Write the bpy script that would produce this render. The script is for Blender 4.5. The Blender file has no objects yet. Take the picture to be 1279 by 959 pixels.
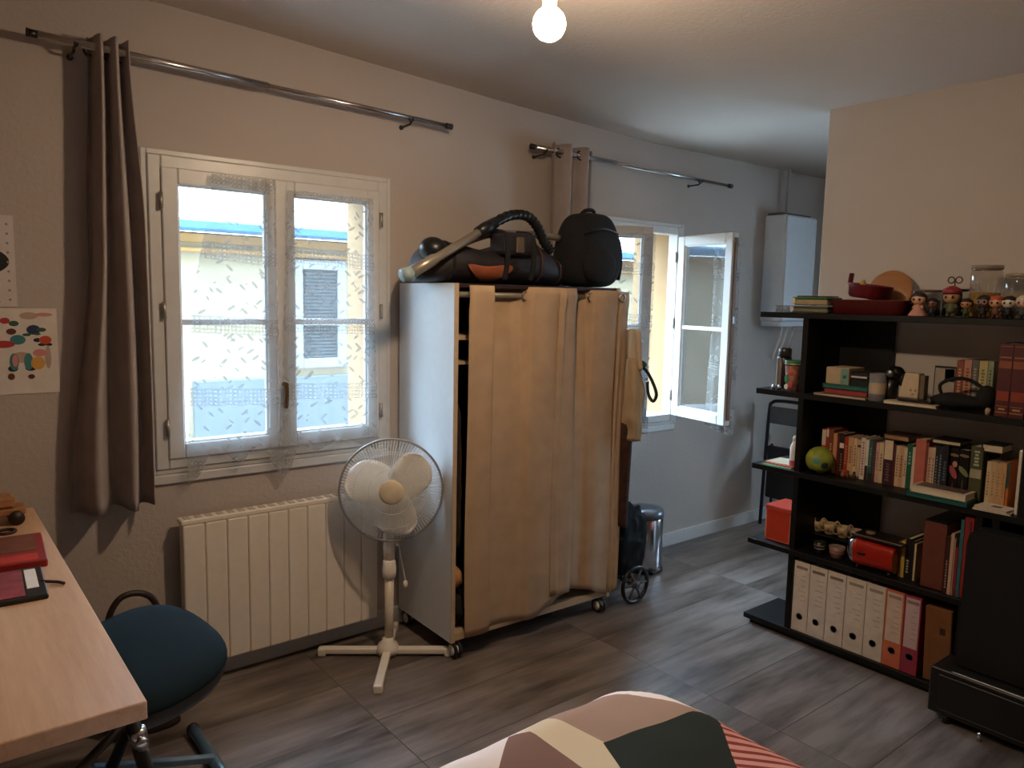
import bpy, bmesh, math, random
from mathutils import Vector, Matrix, noise
random.seed(7)
PI = math.pi
S = bpy.context.scene
COL = S.collection

# ------------------------------------------------------------------ camera model (1279 x 959 frame)
FPX, CX, CY = 950.0, 639.5, 479.5
PIT, ROL, YAW = 0.11329427, 0.02037993, 0.8967644
CAM = Vector((0, 0, 1.5))
_fw = Vector((math.cos(YAW), math.sin(YAW), 0)); _rt = Vector((math.sin(YAW), -math.cos(YAW), 0)); _up = Vector((0, 0, 1))
_z = math.cos(PIT)*_fw - math.sin(PIT)*_up
_y = -(math.sin(PIT)*_fw + math.cos(PIT)*_up)
XR = math.cos(ROL)*_rt - math.sin(ROL)*_y
YR = math.sin(ROL)*_rt + math.cos(ROL)*_y
ZR = _z
def at(px, py, axis, val):
    d = (px-CX)/FPX*XR + (py-CY)/FPX*YR + ZR
    t = (val-CAM[axis])/d[axis]
    return CAM + t*d
cam = bpy.data.cameras.new('camera'); camo = bpy.data.objects.new('camera', cam); COL.objects.link(camo)
cam.sensor_width = 36; cam.lens = FPX/1279*36; cam.clip_start = 0.05
m = Matrix((XR, -YR, -ZR)).transposed().to_4x4(); m.translation = CAM
camo.matrix_world = m
S.camera = camo

# ------------------------------------------------------------------ materials
def lin(c):
    if isinstance(c, str):
        c = c.lstrip('#'); c = [int(c[i:i+2], 16)/255 for i in (0, 2, 4)]
        c = [x/12.92 if x <= .04045 else ((x+.055)/1.055)**2.4 for x in c]
    return (c[0], c[1], c[2], 1)
class NT:
    def __init__(s, name):
        s.m = bpy.data.materials.new(name); s.m.use_nodes = True
        s.t = s.m.node_tree; s.t.nodes.clear(); s.out = s.n('ShaderNodeOutputMaterial')
    def n(s, typ, **kw):
        nd = s.t.nodes.new(typ)
        for k, v in kw.items(): setattr(nd, k, v)
        return nd
    def l(s, a, b): s.t.links.new(a, b)
    def v(s, sock, val):
        if hasattr(val, 'is_linked') or isinstance(val, bpy.types.NodeSocket): s.l(val, sock)
        else: sock.default_value = val
    def math(s, op, a, b=0.0, c=None, clamp=False):
        nd = s.n('ShaderNodeMath', operation=op); nd.use_clamp = clamp
        s.v(nd.inputs[0], a); s.v(nd.inputs[1], b)
        if c is not None: s.v(nd.inputs[2], c)
        return nd.outputs[0]
    def mix(s, f, a, b):
        nd = s.n('ShaderNodeMix', data_type='RGBA'); s.v(nd.inputs[0], f); s.v(nd.inputs[6], a); s.v(nd.inputs[7], b)
        return nd.outputs[2]
    def coords(s, kind='Object', scale=(1, 1, 1), loc=(0, 0, 0)):
        tc = s.n('ShaderNodeTexCoord'); mp = s.n('ShaderNodeMapping')
        s.l(tc.outputs[kind], mp.inputs[0]); mp.inputs[3].default_value = scale; mp.inputs[1].default_value = loc
        return mp.outputs[0]
    def noise(s, vec, scale, detail=3, rough=.5):
        nd = s.n('ShaderNodeTexNoise'); s.l(vec, nd.inputs['Vector']); nd.inputs['Scale'].default_value = scale
        nd.inputs['Detail'].default_value = detail; nd.inputs['Roughness'].default_value = rough
        return nd.outputs[0]
    def ramp(s, f, stops):
        nd = s.n('ShaderNodeValToRGB'); s.l(f, nd.inputs[0]); e = nd.color_ramp.elements
        e[0].position = stops[0][0]; e[0].color = stops[0][1]; e[1].position = stops[-1][0]; e[1].color = stops[-1][1]
        for p, c in stops[1:-1]:
            x = e.new(p); x.color = c
        return nd.outputs[0]
    def pbsdf(s, col, rough=.6, metal=0, spec=.5, normal=None):
        b = s.n('ShaderNodeBsdfPrincipled'); s.v(b.inputs['Base Color'], col); s.v(b.inputs['Roughness'], rough)
        b.inputs['Metallic'].default_value = metal; b.inputs['Specular IOR Level'].default_value = spec
        if normal is not None: s.l(normal, b.inputs['Normal'])
        return b.outputs[0]
    def bump(s, h, strength=.3, dist=.01):
        b = s.n('ShaderNodeBump'); s.l(h, b.inputs['Height']); b.inputs['Strength'].default_value = strength; b.inputs['Distance'].default_value = dist
        return b.outputs[0]
    def done(s, sh): s.l(sh, s.out.inputs[0]); return s.m
_mc = {}
def mat(name, col, rough=.6, metal=0, spec=.5, var=.08, vs=30, bump=0, bs=200):
    """plain surface with a little procedural mottling"""
    if name in _mc: return _mc[name]
    t = NT(name); c = lin(col); v = t.coords()
    nz = t.noise(v, vs, 3)
    lo = tuple(max(0, x*(1-var)) for x in c[:3])+(1,); hi = tuple(min(1, x*(1+var)) for x in c[:3])+(1,)
    cc = t.ramp(nz, [(.3, lo), (.7, hi)])
    nm = t.bump(t.noise(v, bs, 2), bump, .004) if bump else None
    _mc[name] = t.done(t.pbsdf(cc, rough, metal, spec, nm)); return _mc[name]
def cm(col, rough=.55, **k):
    return mat('paint_' + col.lstrip('#') + '_%d' % int(rough*100), col, rough, **k)

# ------------------------------------------------------------------ mesh builder
class MB:
    def __init__(s): s.b = bmesh.new(); s.mi = 0
    def _tag(s, faces):
        for f in faces: f.material_index = s.mi
    def box(s, x0, x1, y0, y1, z0, z1, bev=0, M=None, seg=1):
        b2 = bmesh.new(); bmesh.ops.create_cube(b2, size=1)
        for v in b2.verts:
            v.co = Vector(((x0+x1)/2+v.co.x*(x1-x0), (y0+y1)/2+v.co.y*(y1-y0), (z0+z1)/2+v.co.z*(z1-z0)))
        if bev: bmesh.ops.bevel(b2, geom=b2.edges[:], offset=bev, segments=seg, affect='EDGES', profile=.5)
        if M: b2.transform(M)
        s.join(b2)
    def join(s, b2):
        me = bpy.data.meshes.new('tmp'); 
        for f in b2.faces: f.material_index = s.mi
        b2.to_mesh(me); b2.free(); s.b.from_mesh(me); bpy.data.meshes.remove(me)
    def tube(s, pts, r, n=10, cap=True, closed=False):
        pts = [Vector(p) for p in pts]; N = len(pts)
        rs = r if isinstance(r, (list, tuple)) else [r]*N
        rings = []; up = None
        for i, p in enumerate(pts):
            if closed: d = pts[(i+1) % N]-pts[i-1]
            else: d = pts[min(i+1, N-1)]-pts[max(i-1, 0)]
            d.normalize()
            if up is None:
                up = Vector((0, 0, 1)) if abs(d.z) < .9 else Vector((1, 0, 0))
            a = d.cross(up); 
            if a.length < 1e-6: a = d.orthogonal()
            a.normalize(); bb = a.cross(d); up = bb
            rings.append([s.b.verts.new(p + rs[i]*(math.cos(2*PI*k/n)*a + math.sin(2*PI*k/n)*bb)) for k in range(n)])
        fs = []
        for i in range(N if closed else N-1):
            A, B = rings[i], rings[(i+1) % N]
            for k in range(n): fs.append(s.b.faces.new((A[k], A[(k+1) % n], B[(k+1) % n], B[k])))
        if cap and not closed:
            fs.append(s.b.faces.new(rings[0][::-1])); fs.append(s.b.faces.new(rings[-1]))
        for f in fs: f.smooth = True
        s._tag(fs)
    def cyl(s, a, b, r, n=20, r2=None):
        s.tube([a, b], [r, r if r2 is None else r2], n)
    def lathe(s, prof, M=None, n=28, cap=True):
        """prof: (radius, height) pairs about local z"""
        rings = []; M = M or Matrix()
        for (r, z) in prof:
            if r < 1e-5: rings.append([s.b.verts.new(M @ Vector((0, 0, z)))])
            else: rings.append([s.b.verts.new(M @ Vector((r*math.cos(2*PI*k/n), r*math.sin(2*PI*k/n), z))) for k in range(n)])
        fs = []
        for A, B in zip(rings, rings[1:]):
            for k in range(n):
                k2 = (k+1) % n
                if len(A) == 1 and len(B) == 1: continue
                if len(A) == 1: q = (A[0], B[k2], B[k])
                elif len(B) == 1: q = (A[k], A[k2], B[0])
                else: q = (A[k], A[k2], B[k2], B[k])
                fs.append(s.b.faces.new(q))
        if cap:
            for R, rev in ((rings[0], 1), (rings[-1], 0)):
                if len(R) > 1: fs.append(s.b.faces.new(R[::-1] if rev else R))
        for f in fs: f.smooth = True
        s._tag(fs)
    def ball(s, c, r, M=None, u=24, v=14, fn=None):
        b2 = bmesh.new(); bmesh.ops.create_uvsphere(b2, u_segments=u, v_segments=v, radius=1)
        R = Vector(r) if isinstance(r, (tuple, list)) else Vector((r, r, r))
        for w in b2.verts:
            p = w.co.copy()
            if fn: p = fn(p)
            w.co = Vector((p.x*R.x, p.y*R.y, p.z*R.z))
        if M: b2.transform(M)
        for w in b2.verts: w.co += Vector(c)
        for f in b2.faces: f.smooth = True
        s.join(b2)
    def prism(s, poly, d, M=None, bev=0):
        """polygon in local xy extruded along local z by d"""
        b2 = bmesh.new(); vs = [b2.verts.new((x, y, 0)) for x, y in poly]
        f = b2.faces.new(vs); r = bmesh.ops.extrude_face_region(b2, geom=[f])
        for g in r['geom']:
            if isinstance(g, bmesh.types.BMVert): g.co.z += d
        bmesh.ops.recalc_face_normals(b2, faces=b2.faces[:])
        if bev: bmesh.ops.bevel(b2, geom=b2.edges[:], offset=bev, segments=2, affect='EDGES')
        if M: b2.transform(M)
        s.join(b2)
    def sheet(s, f, nu, nv, smooth=True, wrap=False):
        g = [[s.b.verts.new(f(i/nu, j/nv)) for j in range(nv+1)] for i in range(nu+(0 if wrap else 1))]
        fs = []
        L = len(g)
        for i in range(nu):
            for j in range(nv):
                fs.append(s.b.faces.new((g[i][j], g[(i+1) % L][j], g[(i+1) % L][j+1], g[i][j+1])))
        for q in fs: q.smooth = smooth
        s._tag(fs)
ORIG = {}
def obj(name, mb, mats, parent=None, local=False, solid=0, sub=0, smooth=None):
    me = bpy.data.meshes.new(name)
    bm = mb.b if isinstance(mb, MB) else mb
    bmesh.ops.recalc_face_normals(bm, faces=bm.faces[:]) if not solid else None
    bm.to_mesh(me); bm.free()
    for mm in (mats if isinstance(mats, (list, tuple)) else [mats]): me.materials.append(mm)
    o = bpy.data.objects.new(name, me); COL.objects.link(o)
    if parent is not None:
        base = ORIG.get(parent, Matrix())
        if not local: me.transform(base.inverted())
        o.parent = parent; ORIG[o] = base
    if solid:
        md = o.modifiers.new('thickness', 'SOLIDIFY'); md.thickness = solid; md.offset = 0
    if sub:
        md = o.modifiers.new('smooth', 'SUBSURF'); md.levels = sub; md.render_levels = sub
    return o
def tag(o, label=None, cat=None, group=None, kind=None):
    if label: o['label'] = label
    if cat: o['category'] = cat
    if group: o['group'] = group
    if kind: o['kind'] = kind
    return o
def thing(name, label, cat, loc=(0, 0, 0), rz=0, group=None, M=None):
    o = bpy.data.objects.new(name, None); COL.objects.link(o); o.empty_display_size = .1
    mw = M if M is not None else Matrix.Translation(loc) @ Matrix.Rotation(rz, 4, 'Z')
    o.matrix_world = mw; ORIG[o] = mw.copy()
    return tag(o, label, cat, group)
def struct(name, mb, mats, label=None, parent=None):
    o = obj(name, mb, mats, parent)
    if parent is None: o['kind'] = 'structure'
    if label: o['label'] = label
    return o
def frame_M(o, xdir, zdir=(0, 0, 1)):
    x = Vector(xdir).normalized(); z = Vector(zdir).normalized(); y = z.cross(x).normalized(); z = x.cross(y)
    M = Matrix((x, y, z)).transposed().to_4x4(); M.translation = Vector(o); return M
def curve_pts(ctrl, n=8):
    """Catmull-Rom through control points"""
    P = [Vector(p) for p in ctrl]; out = []
    for i in range(len(P)-1):
        p0, p1, p2, p3 = P[max(i-1, 0)], P[i], P[i+1], P[min(i+2, len(P)-1)]
        for k in range(n):
            t = k/n
            out.append(.5*((2*p1)+(-p0+p2)*t+(2*p0-5*p1+4*p2-p3)*t*t+(-p0+3*p1-3*p2+p3)*t**3))
    out.append(P[-1]); return out

# ------------------------------------------------------------------ shared materials
WHITE_PVC = mat('white_frame_paint', '#c4c0bb', .35, var=.03)
PLASTIC_W = mat('white_plastic', '#e4ddd2', .35, var=.03)
BLACK = mat('black_wood', '#0b0907', .5, var=.2, spec=.35)
BLACKCLOTH = mat('black_cloth', '#100f11', .9, var=.3, bump=.3)
BLACKPLAST = mat('black_plastic', '#131314', .35, var=.1)
CHROME = mat('chrome', '#c9c9cc', .18, 1, var=.03)
STEEL = mat('brushed_steel', '#8f9196', .35, 1, var=.08)
DARKMETAL = mat('dark_metal', '#4b4743', .35, 1, var=.1)
PAPER = mat('paper_white', '#e6dfd3', .8, var=.04)
PAGES = mat('book_pages', '#d9cbb0', .85, var=.1, vs=200)
LEATHER = mat('dark_leather', '#2b1a14', .5, var=.2, bump=.3)

def wall_material(name, col, bumpy=.35):
    t = NT(name); v = t.coords(); n1 = t.noise(v, 55, 4, .6); n2 = t.noise(v, 1.3, 3)
    c = lin(col); cc = t.ramp(n2, [(.3, tuple(x*.95 for x in c[:3])+(1,)), (.7, tuple(min(1, x*1.04) for x in c[:3])+(1,))])
    return t.done(t.pbsdf(cc, .85, 0, .25, t.bump(n1, bumpy, .006)))
WALL = wall_material('textured_wall_paint', '#b3a69c')
CEIL = wall_material('textured_ceiling_paint', '#e9ddd2', .3)
WALLP = wall_material('partition_paint', '#cfc4bb', .2)

def glass_material(name, tint=(1, 1, 1, 1), refl=.06):
    t = NT(name); v = t.coords()
    tr = t.n('ShaderNodeBsdfTransparent'); tr.inputs[0].default_value = tint
    gl = t.n('ShaderNodeBsdfGlossy'); gl.inputs['Roughness'].default_value = .02
    lw = t.n('ShaderNodeLayerWeight'); lw.inputs[0].default_value = .5   # facing: symmetric on both faces of the pane
    fr = t.math('ADD', refl, t.math('MULTIPLY', t.math('POWER', lw.outputs['Facing'], 5.0), 1-refl), clamp=True)
    mx = t.n('ShaderNodeMixShader'); t.l(fr, mx.inputs[0]); t.l(tr.outputs[0], mx.inputs[1]); t.l(gl.outputs[0], mx.inputs[2])
    return t.done(mx.outputs[0])
GLASS = glass_material('window_glass', (.97, .98, .98, 1), .05)
JARGLASS = glass_material('jar_glass', (.88, .86, .82, 1), .09)

def lace_material():
    t = NT('white_lace'); tc = t.n('ShaderNodeTexCoord'); sp = t.n('ShaderNodeSeparateXYZ'); t.l(tc.outputs['UV'], sp.inputs[0])
    u, w = sp.outputs[0], sp.outputs[1]
    # woven net bands every 27 cm
    ph = t.math('FRACT', t.math('DIVIDE', w, .27))
    band = t.math('LESS_THAN', ph, .24)
    lines = t.math('MULTIPLY', band, t.math('GREATER_THAN', t.math('SINE', t.math('MULTIPLY', w, 420.0)), -.1))
    dots = t.math('MULTIPLY', band, t.math('GREATER_THAN', t.math('SINE', t.math('MULTIPLY', u, 420.0)), .2))
    # slanted leaf sprigs between the bands
    def leaves(ang, sc, off):
        m0 = t.n('ShaderNodeMapping'); t.l(tc.outputs['UV'], m0.inputs[0]); m0.inputs[2].default_value = (0, 0, ang)
        mp = t.n('ShaderNodeMapping'); t.l(m0.outputs[0], mp.inputs[0])
        mp.inputs[3].default_value = (sc*.62, sc*1.9, 1); mp.inputs[1].default_value = (off, off*.7, 0)
        vo = t.n('ShaderNodeTexVoronoi'); vo.inputs['Scale'].default_value = 1; vo.inputs['Randomness'].default_value = .75; t.l(mp.outputs[0], vo.inputs['Vector'])
        return t.math('LESS_THAN', vo.outputs['Distance'], .27)
    lf = t.math('MAXIMUM', leaves(.75, 26, .3), leaves(-.6, 26, 1.7))
    lf = t.math('MULTIPLY', lf, t.math('SUBTRACT', 1.0, band))
    dens = t.math('ADD', .36, t.math('ADD', t.math('MULTIPLY', lf, .34), t.math('ADD', t.math('MULTIPLY', lines, .16), t.math('MULTIPLY', dots, .12))), clamp=True)
    tr = t.n('ShaderNodeBsdfTransparent'); di = t.n('ShaderNodeBsdfDiffuse'); tl = t.n('ShaderNodeBsdfTranslucent')
    di.inputs[0].default_value = (.66, .67, .68, 1); tl.inputs[0].default_value = (.075, .08, .085, 1)
    m1 = t.n('ShaderNodeMixShader'); m1.inputs[0].default_value = .5; t.l(di.outputs[0], m1.inputs[1]); t.l(tl.outputs[0], m1.inputs[2])
    m2 = t.n('ShaderNodeMixShader'); t.l(dens, m2.inputs[0]); t.l(tr.outputs[0], m2.inputs[1]); t.l(m1.outputs[0], m2.inputs[2])
    return t.done(m2.outputs[0])
LACE = lace_material()

def fabric_material(name, col, trans=0.0, scale=900, var=.08, rough=.9):
    t = NT(name); v = t.coords(); c = lin(col)
    cc = t.ramp(t.noise(v, 12, 4), [(.3, tuple(x*(1-var) for x in c[:3])+(1,)), (.7, tuple(min(1, x*(1+var)) for x in c[:3])+(1,))])
    p = t.pbsdf(cc, rough, 0, .15, t.bump(t.noise(v, scale, 1), .15, .002))
    if trans:
        tl = t.n('ShaderNodeBsdfTranslucent'); t.l(cc, tl.inputs[0]); mx = t.n('ShaderNodeMixShader'); mx.inputs[0].default_value = trans
        t.l(p, mx.inputs[1]); t.l(tl.outputs[0], mx.inputs[2]); p = mx.outputs[0]
    return t.done(p)
CURTAIN = fabric_material('taupe_curtain_cloth', '#a39690', .08)
BEIGE = fabric_material('beige_canvas', '#b79a7d', .05)

def wood_material(name, a, b, axis='Y', scale=1.0, rough=.45):
    t = NT(name); sc = (14, 1.2, 14) if axis == 'Y' else ((1.2, 14, 14) if axis == 'X' else (14, 14, 1.2))
    v = t.coords(scale=tuple(x*scale for x in sc)); n = t.noise(v, 1.6, 5, .6); n2 = t.noise(v, 9, 3)
    f = t.math('ADD', t.math('MULTIPLY', n, .75), t.math('MULTIPLY', n2, .25))
    return t.done(t.pbsdf(t.ramp(f, [(.32, lin(a)), (.68, lin(b))]), rough, 0, .4))
OAK = wood_material('light_oak', '#c69c79', '#dfb997')
CORK = wood_material('beech_board', '#a06a3c', '#b9824e')

def floor_material():
    t = NT('grey_wood_planks'); v = t.coords()
    br = t.n('ShaderNodeTexBrick'); mp = t.n('ShaderNodeMapping'); t.l(v, mp.inputs[0]); mp.inputs[1].default_value = (-1.235+1.1*4, -1.37+.3*8, 0)
    t.l(mp.outputs[0], br.inputs['Vector']); br.offset = 0; br.inputs['Scale'].default_value = 1
    br.inputs['Brick Width'].default_value = 1.1; br.inputs['Row Height'].default_value = .3; br.inputs['Mortar Size'].default_value = .0022; br.inputs['Mortar Smooth'].default_value = .4
    br.inputs['Color1'].default_value = (0, 0, 0, 1); br.inputs['Color2'].default_value = (1, 1, 1, 1); br.inputs['Bias'].default_value = 0
    # per plank shift of the grain
    ad = t.n('ShaderNodeVectorMath', operation='ADD'); t.l(v, ad.inputs[0])
    cb = t.n('ShaderNodeCombineXYZ'); rb = t.n('ShaderNodeRGBToBW'); t.l(br.outputs['Color'], rb.inputs[0])
    t.l(t.math('MULTIPLY', rb.outputs[0], 7.0), cb.inputs[0]); t.l(t.math('MULTIPLY', rb.outputs[0], 3.0), cb.inputs[1]); t.l(cb.outputs[0], ad.inputs[1])
    mg = t.n('ShaderNodeMapping'); t.l(ad.outputs[0], mg.inputs[0]); mg.inputs[3].default_value = (1.3, 9, 1)
    g = t.noise(mg.outputs[0], 1.4, 6, .62); mg2 = t.n('ShaderNodeMapping'); t.l(ad.outputs[0], mg2.inputs[0]); mg2.inputs[3].default_value = (1.3, 3.2, 1)
    g2 = t.noise(mg2.outputs[0], 1.1, 3)
    f = t.math('ADD', t.math('MULTIPLY', g, .55), t.math('MULTIPLY', g2, .45))
    c = t.ramp(f, [(.36, lin('#382f2a')), (.47, lin('#665b54')), (.60, lin('#867b74'))])
    # knots
    vo = t.n('ShaderNodeTexVoronoi'); mk = t.n('ShaderNodeMapping'); t.l(ad.outputs[0], mk.inputs[0]); mk.inputs[3].default_value = (1.6, 3.2, 1); t.l(mk.outputs[0], vo.inputs['Vector']); vo.inputs['Scale'].default_value = 1.3
    kn = t.math('SUBTRACT', 1.0, t.math('DIVIDE', vo.outputs['Distance'], .14), clamp=True)
    c = t.mix(t.math('MULTIPLY', kn, .75), c, lin('#2e2723'))
    c = t.mix(t.math('MULTIPLY', br.outputs['Fac'], .8), c, lin('#26211e'))
    bmp = t.bump(t.math('SUBTRACT', g, br.outputs['Fac']), .12, .004)
    return t.done(t.pbsdf(c, .36, 0, .5, bmp))
FLOOR = floor_material()
# ================================================================== THE SETTING
WY = 2.948                       # inner face of the window wall
W1 = (0.69, 1.64, 0.845, 1.975)  # openings: x0 x1 z0 z1
W2 = (2.735, 3.60, 0.785, 1.925)
XL, XE, YB = -1.6, 5.6, -2.2
PX, PY = 3.335, 1.908             # partition face and its free edge
def cz(x):
    P = [(-2, 2.50), (0.7, 2.492), (1.1, 2.478), (2.3, 2.415), (3.335, 2.374), (5.7, 2.38)]
    for (a, za), (b, zb) in zip(P, P[1:]):
        if x <= b: return za+(zb-za)*max(0, (x-a))/(b-a)
    return P[-1][1]
b = MB()
xs = [XL-.1, W1[0], W1[1], W2[0], W2[1], XE+.1]
b.box(xs[0], xs[1], WY, WY+.36, -.05, 2.6); b.box(xs[2], xs[3], WY, WY+.36, -.05, 2.6); b.box(xs[4], xs[5], WY, WY+.36, -.05, 2.6)
for W in (W1, W2):
    b.box(W[0], W[1], WY, WY+.36, -.05, W[2]); b.box(W[0], W[1], WY, WY+.36, W[3], 2.6)
bmesh.ops.remove_doubles(b.b, verts=b.b.verts, dist=1e-5)
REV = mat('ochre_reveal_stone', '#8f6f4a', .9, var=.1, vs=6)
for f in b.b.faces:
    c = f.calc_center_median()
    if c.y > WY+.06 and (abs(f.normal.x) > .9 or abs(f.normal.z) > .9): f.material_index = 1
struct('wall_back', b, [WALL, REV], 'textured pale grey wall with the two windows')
b = MB(); b.box(PX, PX+.12, YB, PY, 0, 2.6, .006); struct('wall_right', b, WALLP, 'pale partition wall behind the black bookcase')
W3 = (.4, 1.4, .8, 2.0)   # opening for an unseen window added in the alcove's end wall for daylight
b = MB(); b.box(XE, XE+.2, YB, W3[0], -.05, 2.6); b.box(XE, XE+.2, W3[1], WY+.1, -.05, 2.6); b.box(XE, XE+.2, W3[0], W3[1], -.05, W3[2]); b.box(XE, XE+.2, W3[0], W3[1], W3[3], 2.6)
bmesh.ops.remove_doubles(b.b, verts=b.b.verts, dist=1e-5); struct('wall_alcove', b, WALL)
b = MB(); b.box(XL-.1, XL, YB, WY, -.05, 2.6); struct('wall_left', b, WALL)
b = MB(); b.box(XL-.1, XE+.1, YB-.1, YB, -.05, 2.6); struct('wall_front', b, WALL)
b = MB(); b.box(XL-.1, XE+.1, YB-.1, WY+.05, -.06, 0); struct('floor', b, FLOOR, 'grey wood-look plank floor')
b = MB(); b.sheet(lambda u, v: Vector((XL-.1+u*(XE-XL+.2), YB-.1+v*(WY-YB+.2), cz(XL-.1+u*(XE-XL+.2)))), 60, 4)
b.mi = 0
o = struct('ceiling', b, CEIL, 'textured white ceiling'); md = o.modifiers.new('slab', 'SOLIDIFY'); md.thickness = .08; md.offset = 1 
SKIRT = mat('skirting_paint', '#c3bdb8', .45, var=.04)
b = MB(); b.box(XL, 0.0, WY-.013, WY, 0, .082, .003); b.box(0.0, XE, WY-.013, WY, 0, .082, .003); struct('baseboard_back', b, SKIRT)

# ------------------------------------------------------------------ windows
def frame_mb(b, x0, x1, z0, z1, y0, y1, w, bev=.004):
    b.box(x0, x0+w, y0, y1, z0, z1, bev); b.box(x1-w, x1, y0, y1, z0, z1, bev)
    b.box(x0+w, x1-w, y0, y1, z0, z0+w, bev); b.box(x0+w, x1-w, y0, y1, z1-w, z1, bev)
HINGE = mat('hinge_metal', '#a59b8d', .4, .8)
def sash(win, M, w, h, hinge_x, mz=None, handle=None):
    """M: local x along the width, z up, y through the thickness (0 .. .045)"""
    f = MB(); frame_mb(f, 0, w, 0, h, 0, .045, .056)
    # glazing bead
    frame_mb(f, .05, w-.05, .05, h-.05, .012, .033, .012, .002)
    f.b.transform(M); s = obj('sash', f, WHITE_PVC, win)
    mz = mz or h*.5
    g = MB(); g.box(.056, w-.056, .020, .024, .056, mz); g.b.transform(M); obj('pane', g, GLASS, s)
    g = MB(); g.box(.056, w-.056, .020, .024, mz, h-.056); g.b.transform(M); obj('pane', g, GLASS, s)
    g = MB(); g.box(.054, w-.054, .008, .036, mz-.011, mz+.011, .003); g.b.transform(M); obj('muntin', g, WHITE_PVC, s)
    for hz in (.12, h*.52, h-.12):
        g = MB(); g.cyl(M @ Vector((hinge_x, -.006, hz-.03)), M @ Vector((hinge_x, -.006, hz+.03)), .007, 10); obj('hinge', g, HINGE, s)
    return s
def window(name, W, label):
    win = thing(name, label, None, ((W[0]+W[1])/2, WY, W[2])); win['kind'] = 'structure'
    f = MB(); frame_mb(f, W[0], W[1], W[2], W[3], WY-.02, WY+.05, .044)
    # thin architrave lip against the wall
    frame_mb(f, W[0]-.02, W[1]+.02, W[2]-.02, W[3]+.02, WY-.012, WY-.001, .02, .003)
    obj('window_frame', f, WHITE_PVC, win)
    f = MB(); f.box(W[0]-.012, W[1]+.012, WY-.014, WY-.001, W[2]-.058, W[2]-.021, .005); obj('apron', f, WHITE_PVC, win)
    f = MB(); f.box(W[0], W[1], WY+.052, WY+.40, W[2]-.0, W[2]+.03, .004); obj('window_sill', f, mat('stone_sill', '#a8a5a0', .7), win)
    return win
w1 = window('window_1', W1, 'white double window with lace curtains above the radiator')
sash(w1, Matrix.Translation((.733, WY-.028, .882)), .432, 1.052, -.004, .504)
sash(w1, Matrix.Translation((1.166, WY-.028, .882)), .432, 1.052, .436, .504)
g = MB(); g.box(1.141, 1.191, WY-.036, WY-.028, .884, 1.932, .004); obj('meeting_stile', g, WHITE_PVC, w1)
g = MB(); g.cyl((1.166, WY-.036, 1.14), (1.166, WY-.06, 1.14), .009, 12); g.tube(curve_pts([(1.166, WY-.06, 1.145), (1.166, WY-.063, 1.10), (1.166, WY-.055, 1.045)]), [.009]*16+[.006], 10); obj('handle', g, mat('bronze_handle', '#6e5138', .4, .7), w1)
w2 = window('window_2', W2, 'white double window standing open behind the wardrobe')
TH2 = math.radians(33); ML = frame_M((2.781, WY-.028, .835), (math.cos(TH2), -math.sin(TH2), 0))
sash(w2, ML, .38, 1.05, -.004)
TH3 = math.radians(80); MR = frame_M((3.556, WY-.022, .822), (-math.cos(TH3), -math.sin(TH3), 0))
sr = sash(w2, MR, .44, 1.05, -.004)
g = MB(); g.box(.441, .449, .012, .034, .03, 1.02, .001); g.b.transform(MR); obj('lock_strip', g, mat('worn_lock_strip', '#6a4c34', .5, .3), sr)
g = MB(); g.box(.441, .462, .016, .03, .56, .60, .002); g.b.transform(MR); obj('latch', g, STEEL, sr)

w3 = thing('added_window', 'unseen window added in the end wall of the alcove for daylight', None, (XE, 1.0, W3[2])); w3['kind'] = 'structure'  # out of view, added as a daylight source for the alcove
b = MB(); Mw = frame_M((XE, 0, 0), (0, 1, 0)); frame_mb(b, W3[0], W3[1], W3[2], W3[3], -.05, .0, .06); b.box(.82, .88, -.05, 0, W3[2]+.06, W3[3]-.06); b.b.transform(Mw); obj('window_frame', b, WHITE_PVC, w3)
for y0, y1 in ((W3[0]+.06, .82), (.88, W3[1]-.06)):
    b = MB(); b.box(XE+.02, XE+.024, y0, y1, W3[2]+.06, W3[3]-.06); obj('pane', b, GLASS, w3)
# ------------------------------------------------------------------ the house across the street
FY = 10.5
FAC = mat('cream_render', '#90836c', .9, var=.06, vs=2); OCH = mat('ochre_render', '#8f6c42', .9, var=.06, vs=2)
STONE = mat('white_stone', '#86888a', .8, var=.04, vs=4); SLATE = mat('grey_louvre', '#3d4347', .7); GUT = mat('blue_gutter', '#3f6b8a', .5); LOWW = mat('grey_shopfront', '#5f676d', .8, var=.05, vs=2)
bd = thing('house', 'cream rendered house with white framed window across the street', 'house', (5, FY, -3.6))
b = MB(); b.box(-12, 30, FY, FY+5, -3.6, 2.25); obj('wall', b, FAC, bd)
b = MB(); b.box(-12, 30, FY-.05, FY, 2.13, 2.25, .01); b.box(-12, 30, FY-.12, FY, 2.0, 2.06, .02); obj('cornice', b, OCH, bd)
b = MB(); b.box(-12, 30, FY-.28, FY-.06, 2.27, 2.42, .03); obj('gutter', b, GUT, bd)
b = MB(); b.prism([(0, 0), (5.2, 0), (5.2, .25)], 42, frame_M((-12, FY-.1, 2.26), (0, 1, 0), (1, 0, 0))); obj('roof', b, mat('roof_zinc', '#b9c0c6', .6), bd)
for q0, q1 in ((5.24, 6.0), (11.5, 17)): b = MB(); b.box(q0, q1, FY-.04, FY, -3.6, 2.0, .005); obj('ochre_panel', b, OCH, bd)
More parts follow.
